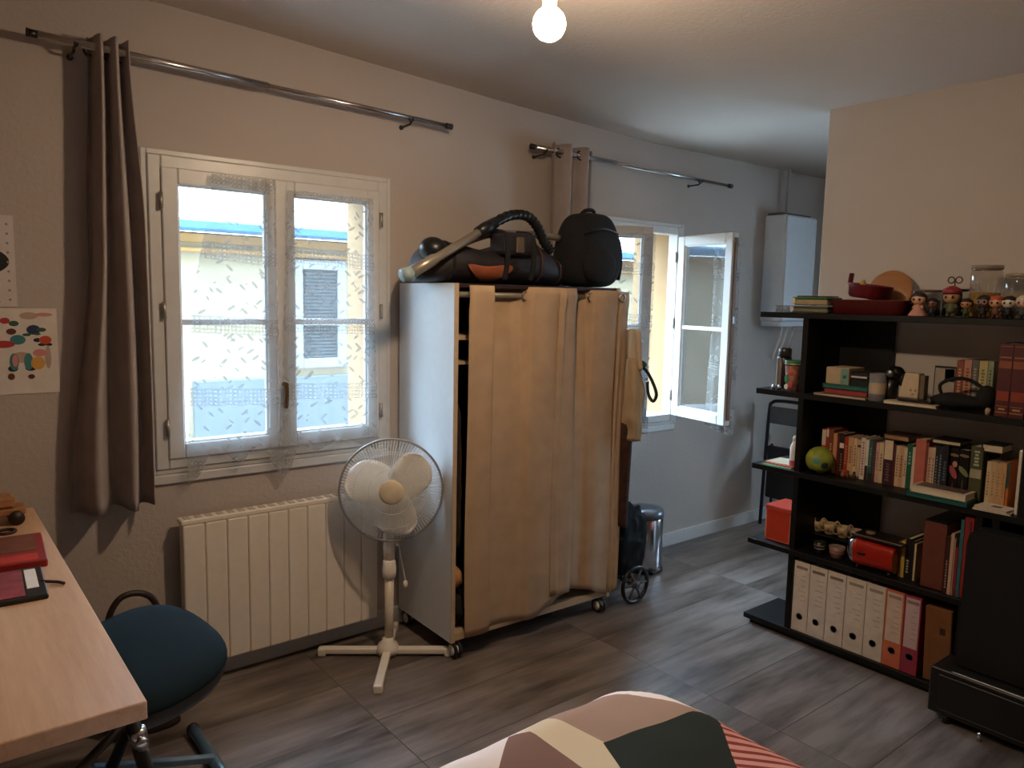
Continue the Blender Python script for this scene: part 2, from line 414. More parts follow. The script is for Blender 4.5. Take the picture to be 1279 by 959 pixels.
def far_window(x0, x1, z0, z1):
    b = MB(); frame_mb(b, x0, x1, z0, z1, FY-.07, FY, .14, .008); f = obj('window_surround', b, STONE, bd)
    b = MB(); b.box(x0+.14, x1-.14, FY-.03, FY-.005, z0+.14, z1-.14); 
    n = int((z1-z0-.28)/.05)
    for k in range(n): b.box(x0+.16, x1-.16, FY-.045, FY-.028, z0+.15+k*.05, z0+.18+k*.05)
    obj('shutter', b, SLATE, f)
    b = MB(); b.box(x0+.14, x1-.14, FY-.055, FY-.026, z0+.62, z0+.67); obj('shutter_rail', b, STONE, f)
for x in (4.34, 8.2, 12.6, 16.4, .6): far_window(x, x+.82, .42, 2.0 if False else 1.98)
b = MB(); b.box(2.95, 5.2, FY-.05, FY, -3.6, .30, .01); obj('shopfront', b, LOWW, bd)
b = MB(); b.box(-14, 32, WY+.4, FY+.1, -3.7, -3.6); struct('ground', b, mat('street_asphalt', '#8c8a87', .9), 'street outside the windows')

# unseen upper storeys and roof, added to shade the street and house opposite
b = MB(); b.box(-12, 30, WY+.02, WY+.36, 2.6, 9.5); b.box(-12, XL-.1, WY+.02, WY+.36, -3.6, 2.6); b.box(XE+.4, 30, WY+.02, WY+.36, -3.6, 2.6); struct('shade_wall', b, FAC, 'unseen upper outer wall added to shade the street')
b = MB(); b.box(-12, 30, WY-8, WY+.9, 9.5, 9.7); struct('roof', b, mat('roof_zinc', '#b9c0c6', .6))  # unseen roof slab, added to block sky light above the street
# ------------------------------------------------------------------ lace curtains
def lace(label, M, xl, xr, ztop, zbot, amp=.008, waves=5, name='lace_curtain'):
    """xl(v), xr(v): edges at v=0 top .. 1 bottom; zbot(u): lower hem"""
    bm = bmesh.new(); uvl = bm.loops.layers.uv.new('UVMap'); nu, nv = 44, 60
    G = []; UV = {}
    for i in range(nu+1):
        row = []
        for j in range(nv+1):
            u, v = i/nu, j/nv
            x0, x1 = xl(v), xr(v); z = ztop + (zbot(u)-ztop)*v
            x = x0+(x1-x0)*u
            if i == 0: x -= .006*abs(math.sin(j*1.1))
            if i == nu: x += .006*abs(math.sin(j*1.1))
            y = amp*math.sin(u*waves*2*PI+1.1*math.sin(3*v))*(.35+.65*v) + .006*math.sin(u*23+v*5)
            w = bm.verts.new(M @ Vector((x, y, z))); UV[w] = (x, z+.02*u); row.append(w)
        G.append(row)
    for i in range(nu):
        for j in range(nv):
            f = bm.faces.new((G[i][j], G[i+1][j], G[i+1][j+1], G[i][j+1])); f.smooth = True
            for lp in f.loops: lp[uvl].uv = UV[lp.vert]
    o = obj(name, bm, LACE); tag(o, label, 'lace curtain', 'lace curtains at the windows')
    return o
def prof(P):
    def f(u):
        for (a, za), (b, zb) in zip(P, P[1:]):
            if u <= b:
                t = (u-a)/(b-a); t = t*t*(3-2*t); return za+(zb-za)*t
        return P[-1][1]
    return f
T0 = Matrix.Translation((0, WY-.055, 0))
lace('white lace curtain over the left half of the closed window', T0, prof([(0, .90), (.5, .818), (1, .79)]), prof([(0, 1.128), (1, 1.148)]), 1.925,
     prof([(0, .785), (.06, .80), (.27, .915), (.53, .852), (.77, .91), (.93, .81), (1, .765)]))
lace('white lace curtain over the right half of the closed window', T0, prof([(0, 1.185), (1, 1.150)]), prof([(0, 1.545), (1, 1.575)]), 1.895,
     prof([(0, .76), (.06, .78), (.16, .89), (.35, .862), (.62, .897), (.85, .86), (1, .835)]))
lace('white lace curtain on the half-open sash behind the wardrobe', ML @ Matrix.Translation((0, -.03, 0)), lambda v: .02, lambda v: .378, 1.01, prof([(0, -.04), (.3, .01), (.6, -.03), (1, -.05)]))
lace('narrow lace curtain on the sash swung wide open', MR @ Matrix.Translation((0, .075, 0)), lambda v: .22, lambda v: .425, 1.01, prof([(0, -.03), (.5, -.055), (1, -.06)]), waves=3)

# ------------------------------------------------------------------ curtain rods and drapes
ROD = mat('chrome_rod', '#c4c0bb', .25, 1, var=.03)
def rod(label, x0, z0, x1, z1, split, br):
    r = thing('curtain_rod', label, 'curtain rod', (x0, 2.86, z0), 0, 'chrome curtain rods')
    P = lambda x: Vector((x, 2.86, z0+(z1-z0)*(x-x0)/(x1-x0)))
    b = MB(); b.cyl(P(x0), P(split), .0125, 16); obj('pole', b, ROD, r)
    b = MB(); b.cyl(P(split-.01), P(x1), .0095, 16); obj('inner_pole', b, ROD, r)
    for x, d in ((x0, -1), (x1, 1)):
        b = MB(); b.cyl(P(x), P(x+d*.03), .0125, 14); b.cyl(P(x+d*.024), P(x+d*.03), .0135, 14); obj('finial', b, DARKMETAL, r)
    for x in br:
        p = P(x); b = MB(); b.tube([p+Vector((0, 0, -.012)), p+Vector((0, .01, -.024)), Vector((x, WY-.001, p.z-.026))], .0045, 8); b.cyl((x, WY-.004, p.z-.026), (x, WY, p.z-.026), .010, 14)
        b.tube([p+Vector((0, .016*math.cos(a), .016*math.sin(a))) for a in [PI+k*PI/8 for k in range(9)]], .004, 6); obj('bracket', b, DARKMETAL, r)
    return r
rod('chrome curtain rod above the closed window', .37, 2.281, 1.888, 2.236, 1.10, (.47, 1.715))
rod('chrome curtain rod above the open window', 2.40, 2.214, 3.92, 2.193, 2.95, (2.46, 3.653))
def drape(label, xl, xr, ztop, zbot, folds, amp, ph, eyes, rodz):
    d = thing('curtain', label, 'curtain', (xl(.5), 2.86, zbot), 0, 'taupe eyelet curtains')
    def f(u, v):
        a = amp(v); x = xl(v)+(xr(v)-xl(v))*u
        s = math.sin(u*folds*2*PI+ph+.25*math.sin(1.3*v+3*u))
        s = math.copysign(abs(s)**.7, s)
        return Vector((x+.010*math.sin(5*v+6*u)*v, 2.86+a*s, ztop-(ztop-zbot)*v-.006*math.sin(9*u+1)*v))
    b = MB(); b.sheet(f, 110, 40); obj('cloth', b, CURTAIN, d, solid=.003)
    for u in eyes:
        p = f(u, (ztop-rodz)/(ztop-zbot)); b = MB()
        b.tube([p+Vector((.021*math.cos(a), -.004+.004*math.sin(a), .021*math.sin(a))) for a in [k*PI/12 for k in range(24)]], .0045, 8, closed=True); obj('eyelet', b, DARKMETAL, d)
    return d
drape('long taupe curtain left of the closed window', prof([(0, .512), (.4, .487), (1, .418)]), prof([(0, .624), (.4, .652), (1, .668)]), 2.312, .742, 2.5, lambda v: .042+.012*v, .6, (.1, .5, .88), 2.272)
drape('taupe curtain hanging behind the wardrobe and black backpack', lambda v: 2.505+.01*v, lambda v: 2.795-.03*v, 2.250, .55, 2.5, lambda v: .034+.006*v, -.5, (.2, .62, .9), 2.21)

# ------------------------------------------------------------------ radiator
RAD = mat('cream_radiator_paint', '#e4d8c8', .4, var=.03)
r = thing('radiator', 'cream panel radiator with vertical ribs under the closed window', 'radiator', (1.15, 2.91, .09))
b = MB(); n = 10; x0, x1 = .752, 1.553; w = (x1-x0)/n
for k in range(n): b.box(x0+k*w+.0012, x0+(k+1)*w-.0012, 2.852, 2.905, .095, .645, .006, seg=2)
b.box(x0+.004, x1-.004, 2.86, 2.90, .10, .64); obj('body', b, RAD, r)
b = MB(); b.box(x0-.004, x1+.004, 2.852, 2.912, .645, .664, .003)
obj('top_cover', b, RAD, r)
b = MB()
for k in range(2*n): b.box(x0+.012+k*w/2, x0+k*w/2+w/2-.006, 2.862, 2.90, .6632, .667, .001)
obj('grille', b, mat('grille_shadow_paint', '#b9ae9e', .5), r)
for x in (x0+.1, x1-.1):
    for z in (.14, .55): b = MB(); b.box(x-.02, x+.02, 2.90, WY, z, z+.05); obj('wall_bracket', b, DARKMETAL, r)
b = MB(); b.box(x1+.002, x1+.02, 2.86, 2.90, .5, .63, .004); obj('control_box', b, PLASTIC_W, r)

# ------------------------------------------------------------------ ceiling bulb
bx, by, bz = at(686, 30, 2, 2.22)
lp = thing('ceiling_lamp', 'bare glowing round bulb hanging from the ceiling', 'lamp', (bx, by, cz(bx)))
t = NT('glowing_bulb'); em = t.n('ShaderNodeEmission'); em.inputs[0].default_value = (1, .76, .52, 1)
gn = t.n('ShaderNodeNewGeometry'); gz = t.n('ShaderNodeSeparateXYZ'); t.l(gn.outputs['Normal'], gz.inputs[0])   # LED bulb: brightest below, dim towards its base
t.l(t.math('MULTIPLY', t.math('MAXIMUM', t.math('SUBTRACT', .3, gz.outputs[2]), .1), 680.0), em.inputs[1]); GLOW = t.done(em.outputs[0])
BR = .044
b = MB(); b2 = bmesh.new(); bmesh.ops.create_icosphere(b2, subdivisions=3, radius=BR)
for f in b2.faces: f.smooth = True
for v in b2.verts: v.co += Vector((bx, by, bz))
b.join(b2); obj('bulb', b, GLOW, lp)
b = MB(); b.lathe([(.014, BR*.8), (.019, BR*.9), (.02, BR+.035), (.012, BR+.045), (.004, BR+.05)], Matrix.Translation((bx, by, bz)), 16); obj('socket', b, PLASTIC_W, lp)
b = MB(); b.cyl((bx, by, bz+BR+.045), (bx, by, cz(bx)), .0035, 8); b.lathe([(.05, 0), (.05, -.012), (.02, -.03), (.004, -.034)], Matrix.Translation((bx, by, cz(bx)-.001)), 20); obj('ceiling_rose', b, PLASTIC_W, lp)

# ------------------------------------------------------------------ world and render look
wd = bpy.data.worlds.new('sky'); S.world = wd; wd.use_nodes = True
bg = wd.node_tree.nodes['Background']; bg.inputs[0].default_value = (.52, .75, 1.0, 1)
_nt = wd.node_tree; _tc = _nt.nodes.new('ShaderNodeTexCoord'); _sp = _nt.nodes.new('ShaderNodeSeparateXYZ'); _nt.links.new(_tc.outputs['Generated'], _sp.inputs[0])
_mx = _nt.nodes.new('ShaderNodeMath'); _mx.operation = 'MAXIMUM'; _nt.links.new(_sp.outputs[2], _mx.inputs[0]); _mx.inputs[1].default_value = 0
_ml = _nt.nodes.new('ShaderNodeMath'); _ml.operation = 'MULTIPLY_ADD'; _nt.links.new(_mx.outputs[0], _ml.inputs[0]); _ml.inputs[1].default_value = 32.0; _ml.inputs[2].default_value = 16.0   # overcast sky, three times brighter overhead than at the horizon
_nt.links.new(_ml.outputs[0], bg.inputs[1])
S.view_settings.view_transform = 'Standard'; S.view_settings.look = 'None'; S.view_settings.gamma = 1; S.view_settings.exposure = 0.2
S.view_settings.use_curve_mapping = False
S.cycles.use_denoising = True; S.cycles.max_bounces = 10; S.cycles.transparent_max_bounces = 16; S.cycles.sample_clamp_indirect = 8
# ================================================================== WARDROBE AND WHAT IS ROUND IT
WP = mat('white_melamine', '#d3d3d3', .4, var=.02); EDGE = mat('beige_edge_band', '#b9a184', .5, var=.05)
WM = Matrix.Translation((1.69, 2.488, 0)) @ Matrix.Rotation(math.radians(-1.5), 4, 'Z')
wr = thing('wardrobe', 'white wheeled wardrobe closed with a beige canvas curtain', 'wardrobe', M=WM)
def wobj(name, b, m, p=None, **k): return obj(name, b, m, p or wr, local=True, **k)
WW = .905
b = MB(); b.box(0, .018, 0, .445, .075, 1.552, .001); sp_ = wobj('side_panel', b, WP)
b = MB(); b.box(-.0005, .0185, -.004, .0, .075, 1.552); wobj('edge_band', b, EDGE, sp_)
b = MB(); b.box(WW-.018, WW, 0, .445, .075, 1.552, .001); sp2 = wobj('side_panel', b, WP)
b = MB(); b.box(WW-.0185, WW+.0005, -.004, .0, .075, 1.552); wobj('edge_band', b, EDGE, sp2)
b = MB(); b.box(.018, WW-.018, .002, .445, 1.536, 1.552); wobj('top_panel', b, mat('dark_wine_board', '#2c1c1c', .5))
b = MB(); b.box(.018, WW-.018, .004, .445, .078, .108); wobj('bottom_panel', b, EDGE)
b = MB(); b.box(.018, WW-.018, .435, .445, .108, 1.536); wobj('back_panel', b, mat('dark_hardboard', '#2a211c', .7))
b = MB(); b.box(.018, .45, .05, .43, 1.325, 1.343); wobj('shelf', b, EDGE)
b = MB(); b.box(.018, .45, .05, .43, 1.225, 1.236); wobj('shelf', b, EDGE)
b = MB(); b.cyl((.018, .030, 1.508), (WW-.018, .030, 1.508), .0125, 16); wobj('curtain_rail', b, mat('rail_grey', '#8f877b', .4, .4))
for x, y in ((.035, .02), (WW-.045, .02), (.035, .41), (WW-.045, .41)):
    b = MB(); b.box(x-.014, x+.014, y-.012, y+.02, .052, .078, .004); c = wobj('caster', b, BLACKPLAST)
    b = MB(); b.cyl((x-.017, y, .034), (x-.006, y, .034), .034, 22); b.cyl((x+.006, y, .034), (x+.017, y, .034), .034, 22); wobj('wheel', b, BLACKPLAST, c)
    b = MB(); b.cyl((x-.019, y, .034), (x+.019, y, .034), .022, 18); wobj('hub', b, PLASTIC_W, c)
# canvas curtain threaded on the rail: it runs before and behind the rail in turn
keys = [(0, .062, -.012), (.03, .075, -.026), (.30, .175, -.022), (.34, .185, -.004), (.38, .180, .055), (.55, .30, .058), (.62, .345, .045), (.70, .385, -.018), (.80, .46, -.030), (.94, .55, -.022), (.97, .575, -.010), (1.0, .64, .0)]
def canvas(name, keys, zt, zb, wob=.006, nu=90, eyes=()):
    def interp(u):
        for a, c in zip(keys, keys[1:]):
            if u <= c[0]:
                t = (u-a[0])/(c[0]-a[0]); t2 = t*t*(3-2*t)
                return a[1]+(c[1]-a[1])*t, a[2]+(c[2]-a[2])*t2
        return keys[-1][1], keys[-1][2]
    def f(u, v):
        x, y = interp(u); k = 1-.84*min(1, v*2.4)
        y = -.012+(y+.012)*k + wob*math.sin(u*14+2*v)*v
        if v < .06: y += -.006*math.sin(v/.06*PI)
        return Vector((x+.006*math.sin(7*v+u*3)*v, y, zt-(zt-zb(u))*v))
    b = MB(); b.sheet(f, nu, 44); cu = wobj(name, b, BEIGE, solid=.002)
    for u in eyes:
        p = f(u, (zt-1.508)/(zt-zb(u))); b = MB()
        b.tube([p+Vector((.019*math.cos(a), -.003, .019*math.sin(a))) for a in [k*PI/12 for k in range(24)]], .004, 8, closed=True); wobj('eyelet', b, CHROME, cu)
    return cu
zb1 = prof([(0, .085), (.25, .088), (.5, .10), (.75, .085), (.9, .12), (1, .16)])
canvas('curtain', keys, 1.545, zb1, eyes=(.655,))
keys2 = [(0, .515, -.034), (.05, .548, -.040), (.075, .556, -.02), (.12, .575, .05), (.3, .66, .056), (.45, .71, .03), (.55, .735, -.02), (.7, .78, -.03), (1, .872, -.024)]
canvas('curtain', keys2, 1.54, prof([(0, .16), (.2, .17), (.5, .150), (1, .098)]), eyes=(.5,))
keys3 = [(0, .882, -.02), (.3, .892, -.03), (1, .945, -.02)]
canvas('curtain', keys3, 1.535, lambda u: .10, eyes=(.2,), nu=24)

def garment(label, x0, x1, y, z0, z1, m, th=.05, name='coat', cat='coat', ns=3.5):
    def f(u, v):
        a = 2*PI*u; sh = min(1, .35+v*3.2)
        w = (x1-x0)/2*sh; return Vector(((x0+x1)/2+w*math.cos(a), y+th*math.sin(a)*sh*(1+.25*math.sin(ns*4*u*PI+6*v)), z1-(z1-z0)*v+.02*math.sin(9*u)*v))
    b = MB(); b.sheet(f, 40, 22, wrap=True); bmesh.ops.holes_fill(b.b, edges=b.b.edges[:])
    b.b.transform(WM); o = obj(name, b, m); return tag(o, label, cat)
garment('dark brown coat hanging inside the wardrobe by its left side', .025, .10, .22, .45, 1.18, mat('brown_wool', '#2e1d16', .9, var=.3), .15)
b = MB(); b.ball((.066, .12, .192), (.044, .10, .084), fn=lambda p: p*(1+.06*math.sin(9*p.z+4*p.y))); b.b.transform(WM)
tag(obj('bundle', b, mat('dark_bag_cloth', '#191413', .85, var=.3)), 'dark cloth bundle on the floor of the wardrobe', 'bundle')
b = MB(); b.ball((.062, .105, .323), (.036, .08, .05), fn=lambda p: p*(1+.05*math.sin(8*p.x+7*p.z))); b.b.transform(WM)
tag(obj('shoe_bag', b, mat('tan_pouch', '#b07a4e', .7, var=.2)), 'tan pouch on the dark bundle inside the wardrobe', 'pouch')

# --- duffel bag, vacuum tube and backpack lying on top
ZT = 1.553
df = thing('duffel_bag', 'black and wine duffel bag with an orange patch on the wardrobe', 'bag', (2.02, 2.66, ZT))
DUF = mat('duffel_nylon', '#1d1517', .6, var=.35, bump=.2); WINE = mat('wine_nylon', '#33191b', .6, var=.2)
def duf(u, v):
    x = 1.60+.775*u; e = max(.05, 1-abs(2*u-1)**5)**.5; a = 2*PI*v
    h = .082*e*(1+.10*math.sin(11*u)); cz_ = ZT+h+.002
    c, s = math.cos(a), math.sin(a)
    return Vector((x, 2.66+.14*e*math.copysign(abs(c)**.75, c), cz_+h*math.copysign(abs(s)**.8, s)+.010*math.sin(9*u+2)*max(0, s)))
b = MB(); g = [[b.b.verts.new(duf(i/40, j/28)) for j in range(28)] for i in range(41)]
for i in range(40):
    for j in range(28):
        q = b.b.faces.new((g[i][j], g[i+1][j], g[i+1][(j+1) % 28], g[i][(j+1) % 28])); q.smooth = True
b.b.faces.new(g[0]); b.b.faces.new(g[-1][::-1]); obj('body', b, DUF, df)
b = MB()
def patch(u, v):
    x = 1.775+.225*u; e_ = abs(2*u-1); zb_ = .012+.048*e_**2.2*(1 if u > .5 else 1.15); zt_ = .086-.016*math.sin(PI*u)*(1.4-u)-.012*e_**6
    z = ZT+zb_+(zt_-zb_)*v
    uu = (x-1.60)/.775; h = .082*max(.05, 1-abs(2*uu-1)**5)**.5*(1+.10*math.sin(11*uu)); s = max(-1, min(1, (z-ZT-h)/h)); s = math.copysign(abs(s)**1.25, s)
    return Vector((x, 2.66-.1445*max(0, 1-s*s)**.375, z))
b.sheet(patch, 20, 8); obj('orange_patch', b, mat('orange_patch_cloth', '#8f4a2c', .7, var=.1), df, solid=.004)
b = MB(); b.box(1.935, 2.105, 2.49, 2.60, ZT+.12, ZT+.215, .018, seg=2); obj('flap', b, DUF, df)
for x in (1.95, 2.09):
    b = MB(); b.tube(curve_pts([(x, 2.505, ZT+.02), (x, 2.487, ZT+.10), (x, 2.50, ZT+.20), (x, 2.60, ZT+.222)]), .011, 8); obj('strap', b, BLACKCLOTH, df)
b = MB(); b.box(1.995, 2.035, 2.480, 2.492, ZT+.130, ZT+.195, .004); obj('buckle', b, mat('tan_buckle', '#564734', .5), df)
for x in (2.17, 2.30, 1.72):
    b = MB(); b.tube([duf((x-1.60)/.775, k/40)+Vector((0, 0, .001)) for k in range(40)], .007, 6, closed=True); obj('band', b, WINE if x > 2 else BLACKCLOTH, df)

vc = thing('vacuum_hose', 'metal vacuum cleaner tube with black hose lying over the duffel bag', 'vacuum tube', (1.5, 2.55, ZT))
TUBE = mat('bronze_tube', '#8f8578', .35, .45, var=.08)
b = MB(); b.tube([(1.487, 2.50, ZT+.024), (1.60, 2.503, ZT+.085), (1.62, 2.504, ZT+.094), (1.835, 2.51, ZT+.21)], [.023, .023, .018, .018], 16); obj('tube', b, TUBE, vc)
b = MB(); b.tube([(1.462, 2.4995, ZT+.019), (1.50, 2.50, ZT+.031)], .026, 16); obj('tube_collar', b, mat('pale_blue_plastic', '#8ea3a6', .4), vc)
pts = curve_pts([(1.815, 2.51, ZT+.20), (1.89, 2.52, ZT+.24), (2.00, 2.54, ZT+.286), (2.10, 2.55, ZT+.292), (2.16, 2.55, ZT+.25), (2.20, 2.55, ZT+.19), (2.24, 2.545, ZT+.15)], 10)
b = MB(); b.tube(pts, [.021+.0022*math.sin(i*2.2) for i in range(len(pts))], 14); obj('hose', b, BLACKPLAST, vc)
b = MB(); b.tube([pts[0], pts[6], pts[12]], [.024, .026, .023], 14); obj('hose_grip', b, BLACKPLAST, vc)
b = MB(); b.tube(curve_pts([(1.80, 2.58, ZT+.165), (1.95, 2.61, ZT+.208), (2.15, 2.63, ZT+.226), (2.37, 2.64, ZT+.222)]), .0145, 14); obj('second_tube', b, TUBE, vc)
b = MB(); b.ball((1.66, 2.60, ZT+.13), (.055, .06, .05)); obj('nozzle', b, BLACKPLAST, vc)

bp = thing('backpack', 'black backpack standing on the right end of the wardrobe', 'backpack', (2.53, 2.62, ZT))
b = MB()
def bpk(u, v):
    a = 2*PI*u; th = PI*(v-.5); c = math.cos(th)
    r = (abs(math.cos(a))**3.0+abs(math.sin(a))**3.0)**(-1/3.0)
    z = ZT+.172+.170*math.copysign(abs(math.sin(th))**.75, math.sin(th))
    w = abs(c)**.42; k = 1-.16*max(0, (z-ZT-.16)/.17)
    return Vector((2.530+.158*k*w*r*math.cos(a)*(1+.03*math.sin(13*z)), 2.62+.125*w*r*math.sin(a)*k, z))
b.sheet(bpk, 44, 24, wrap=True); bmesh.ops.remove_doubles(b.b, verts=b.b.verts, dist=1e-4); obj('body', b, BLACKCLOTH, bp)
b = MB(); b.ball((2.49, 2.495, ZT+.10), (.10, .045, .085)); obj('front_pocket', b, BLACKCLOTH, bp)
b = MB(); b.tube(curve_pts([(2.47, 2.62, ZT+.325), (2.49, 2.60, ZT+.352), (2.54, 2.60, ZT+.355), (2.57, 2.62, ZT+.325)]), .009, 8); obj('handle', b, BLACKCLOTH, bp)
b = MB(); b.tube(curve_pts([(2.672, 2.575, ZT+.25), (2.688, 2.565, ZT+.20), (2.692, 2.56, ZT+.11), (2.684, 2.565, ZT+.04)]), .010, 8); obj('strap', b, BLACKCLOTH, bp)
b = MB(); b.tube(curve_pts([(2.40, 2.51, ZT+.24), (2.50, 2.488, ZT+.265), (2.62, 2.51, ZT+.25)]), .004, 6); obj('zipper', b, DARKMETAL, bp)

# --- what hangs and stands on the wardrobe's right side
tb = thing('tote_bag', 'tan canvas tote bag hanging on the right side of the wardrobe', 'bag', (2.68, 2.46, .80))
TOTE = fabric_material('tan_tote_canvas', '#ac9578', .0)
def tote(u, v):
    a = 2*PI*u; r = (abs(math.cos(a))**3+abs(math.sin(a))**3)**(-1/3)
    nn = noise.noise(Vector((2*math.cos(a), 2*math.sin(a), 5.5*v+a*.3)))
    fl = 1+.10*math.sin(v*7+a)+.30*nn; pin = .55+.45*min(1, v*2.4); hem = .03*math.sin(2*a+1)*max(0, v-.6)
    return Vector((2.674+.044*r*math.cos(a)*fl*pin, 2.466+.088*r*math.sin(a)*(pin)*(1+.10*nn)*(1-.10*max(0, v-.8)*5), 1.225-.405*v-.03*math.sin(a)*v+hem))
b = MB(); b.sheet(tote, 56, 40, wrap=True); bmesh.ops.holes_fill(b.b, edges=b.b.edges[:]); obj('body', b, TOTE, tb)
def flap(u, v): return Vector((2.665+.03*math.sin(PI*u), 2.40+.125*u-.02*v, 1.345-.17*v+.02*math.sin(PI*u)))
b = MB(); b.sheet(flap, 12, 12); obj('side_pocket', b, fabric_material('pale_canvas', '#c2a98a'), tb, solid=.02)
b = MB(); b.tube(curve_pts([(2.655, 2.535, 1.20), (2.64, 2.55, 1.36), (2.622, 2.55, 1.50), (2.61, 2.545, 1.545)]), .008, 6); obj('strap', b, LEATHER, tb)
b = MB(); b.tube(curve_pts([(2.70, 2.515, 1.17), (2.675, 2.525, 1.25), (2.66, 2.52, 1.34)]), .006, 6); obj('red_strap', b, mat('red_strap_cloth', '#7a2c22', .8), tb)
b = MB(); b.tube(curve_pts([(2.70, 2.40, 1.19), (2.72, 2.375, 1.15), (2.73, 2.35, 1.10), (2.73, 2.335, 1.06), (2.725, 2.35, 1.03), (2.72, 2.375, 1.06), (2.715, 2.38, 1.12)]), .008, 8); obj('dark_cord', b, BLACKPLAST, tb)
b = MB(); b.ball((2.70, 2.425, 1.20), (.014, .05, .02)); obj('green_clip', b, mat('dark_green_clip', '#1f3a2a', .6), tb)
def coat(u, v):
    a = 2*PI*u; return Vector((2.655+.035*math.cos(a)*(1+.15*math.sin(4*a+3*v)), 2.475+.062*math.sin(a)*(1-.2*v), .93-.50*v+.02*math.sin(a)))
b = MB(); b.sheet(coat, 28, 18, wrap=True); bmesh.ops.holes_fill(b.b, edges=b.b.edges[:])
tag(obj('jacket', b, mat('russet_jacket', '#3a2115', .9, var=.35, bump=.3)), 'dark russet jacket hanging below the tan tote bag', 'jacket')

tr = thing('shopping_trolley', 'black wheeled shopping trolley beside the wardrobe', 'trolley', (2.78, 2.55, 0))
b = MB()
def trol(u, v):
    a = 2*PI*u; r = (abs(math.cos(a))**4+abs(math.sin(a))**4)**(-.25); k = .80+.27*math.sin(PI*min(1, .15+.8*v))
    nn = noise.noise(Vector((2.2*math.cos(a), 2.2*math.sin(a), 6*v)))+.6*noise.noise(Vector((5*math.cos(a), 5*math.sin(a), 9*v)))
    return Vector((2.790+.105*r*math.cos(a)*k*(1+.17*nn), 2.572+.085*r*math.sin(a)*k*(1+.10*nn), .14+.40*v-.10*(.5+.5*math.cos(a))*v*v+.02*nn))
b.sheet(trol, 60, 36, wrap=True); bmesh.ops.holes_fill(b.b, edges=b.b.edges[:]); obj('bag', b, mat('black_nylon', '#060607', .7, var=.4, bump=.3, spec=.2), tr)
for dy in (-.115, .10):
    b = MB(); c = Vector((2.765, 2.565+dy, .098))
    b.tube([c+Vector((.088*math.cos(a), 0, .088*math.sin(a))) for a in [k*PI/14 for k in range(28)]], .0105, 8, closed=True); w = obj('wheel', b, BLACKPLAST, tr)
    b = MB(); b.cyl(c+Vector((0, -.014, 0)), c+Vector((0, .014, 0)), .022, 16)
    for k in range(6): b.cyl(c, c+Vector((.085*math.cos(k*PI/3), 0, .085*math.sin(k*PI/3))), .006, 8)
    obj('spokes', b, mat('grey_hub', '#4c4c4f', .5), w)
b = MB(); b.cyl((2.765, 2.46, .098), (2.765, 2.66, .098), .008, 10); b.tube([(2.80, 2.52, .10), (2.80, 2.66, .60), (2.80, 2.66, .80), (2.74, 2.66, .80), (2.74, 2.66, .60), (2.74, 2.52, .10)], .008, 8); obj('frame', b, DARKMETAL, tr)

bn = thing('pedal_bin', 'chrome pedal bin with grey lid against the back wall', 'bin', (3.18, 2.76, 0))
BM_ = Matrix.Translation((3.18, 2.765, 0))
b = MB(); b.lathe([(.100, .02), (.102, .03), (.102, .30), (.098, .305)], BM_, 36); obj('body', b, CHROME, bn)
b = MB(); b.lathe([(.108, 0), (.108, .022), (.102, .025)], BM_, 36); obj('base_ring', b, BLACKPLAST, bn)
b = MB(); b.lathe([(.106, .305), (.108, .33), (.098, .348), (.05, .357), (0, .359)], BM_, 36); obj('lid', b, mat('grey_bin_lid', '#6c7076', .3, .6), bn)
b = MB(); b.box(3.12, 3.16, 2.640, 2.675, .008, .022, .004, ); obj('pedal', b, BLACKPLAST, bn)

# ================================================================== FAN
FC = Vector((1.507, 2.655, .714)); nrm = Vector((-FC.x, -FC.y, .09*3)).normalized(); FM = frame_M(FC, nrm.cross((0, 0, 1))*-1, nrm)
bc = Vector((1.508, 2.685, 0))
fn = thing('pedestal_fan', 'white pedestal fan with round wire cage beside the wardrobe', 'fan', bc)
FW = mat('fan_white_plastic', '#e3dacb', .35, var=.03); WIRE = mat('cage_wire', '#dcd9d4', .35)
R = .207
def grille(sign, r0, dep):
    b = MB()
    for k in range(100):
        a = 2*PI*k/100; P = []
        for i in range(8):
            t = i/7; rr = r0+(R-r0)*t; z = sign*dep*(1-t**2.6); aa = a+.10*(1-t)
            P.append(FM @ Vector((rr*math.cos(aa), rr*math.sin(aa), z)))
        b.tube(P, .0012, 4, cap=False)
    for rr in (.09, .15):
        t = (rr-r0)/(R-r0); z = sign*dep*(1-t**2.6)
        b.tube([FM @ Vector((rr*math.cos(a), rr*math.sin(a), z)) for a in [k*PI/24 for k in range(48)]], .0015, 5, closed=True)
    return b
obj('front_grille', grille(1, .050, .055), WIRE, fn); obj('rear_grille', grille(-1, .05, .06), WIRE, fn)
b = MB(); b.tube([FM @ Vector((R*math.cos(a), R*math.sin(a), 0)) for a in [k*PI/32 for k in range(64)]], .0052, 8, closed=True); obj('cage_rim', b, mat('cage_rim_grey', '#8f8c88', .4, .3), fn)
b = MB(); b.lathe([(0, .064), (.040, .062), (.050, .055), (.052, .047)], FM, 28); obj('badge', b, mat('badge_beige', '#d4c2a4', .4), fn)
b = MB(); b.lathe([(0, .045), (.036, .043), (.046, .033), (.047, .0), (.04, -.015)], FM, 28); obj('hub', b, mat('hub_beige', '#cbb491', .45), fn)
BL = mat('blade_plastic', '#ece7de', .3, var=.02)
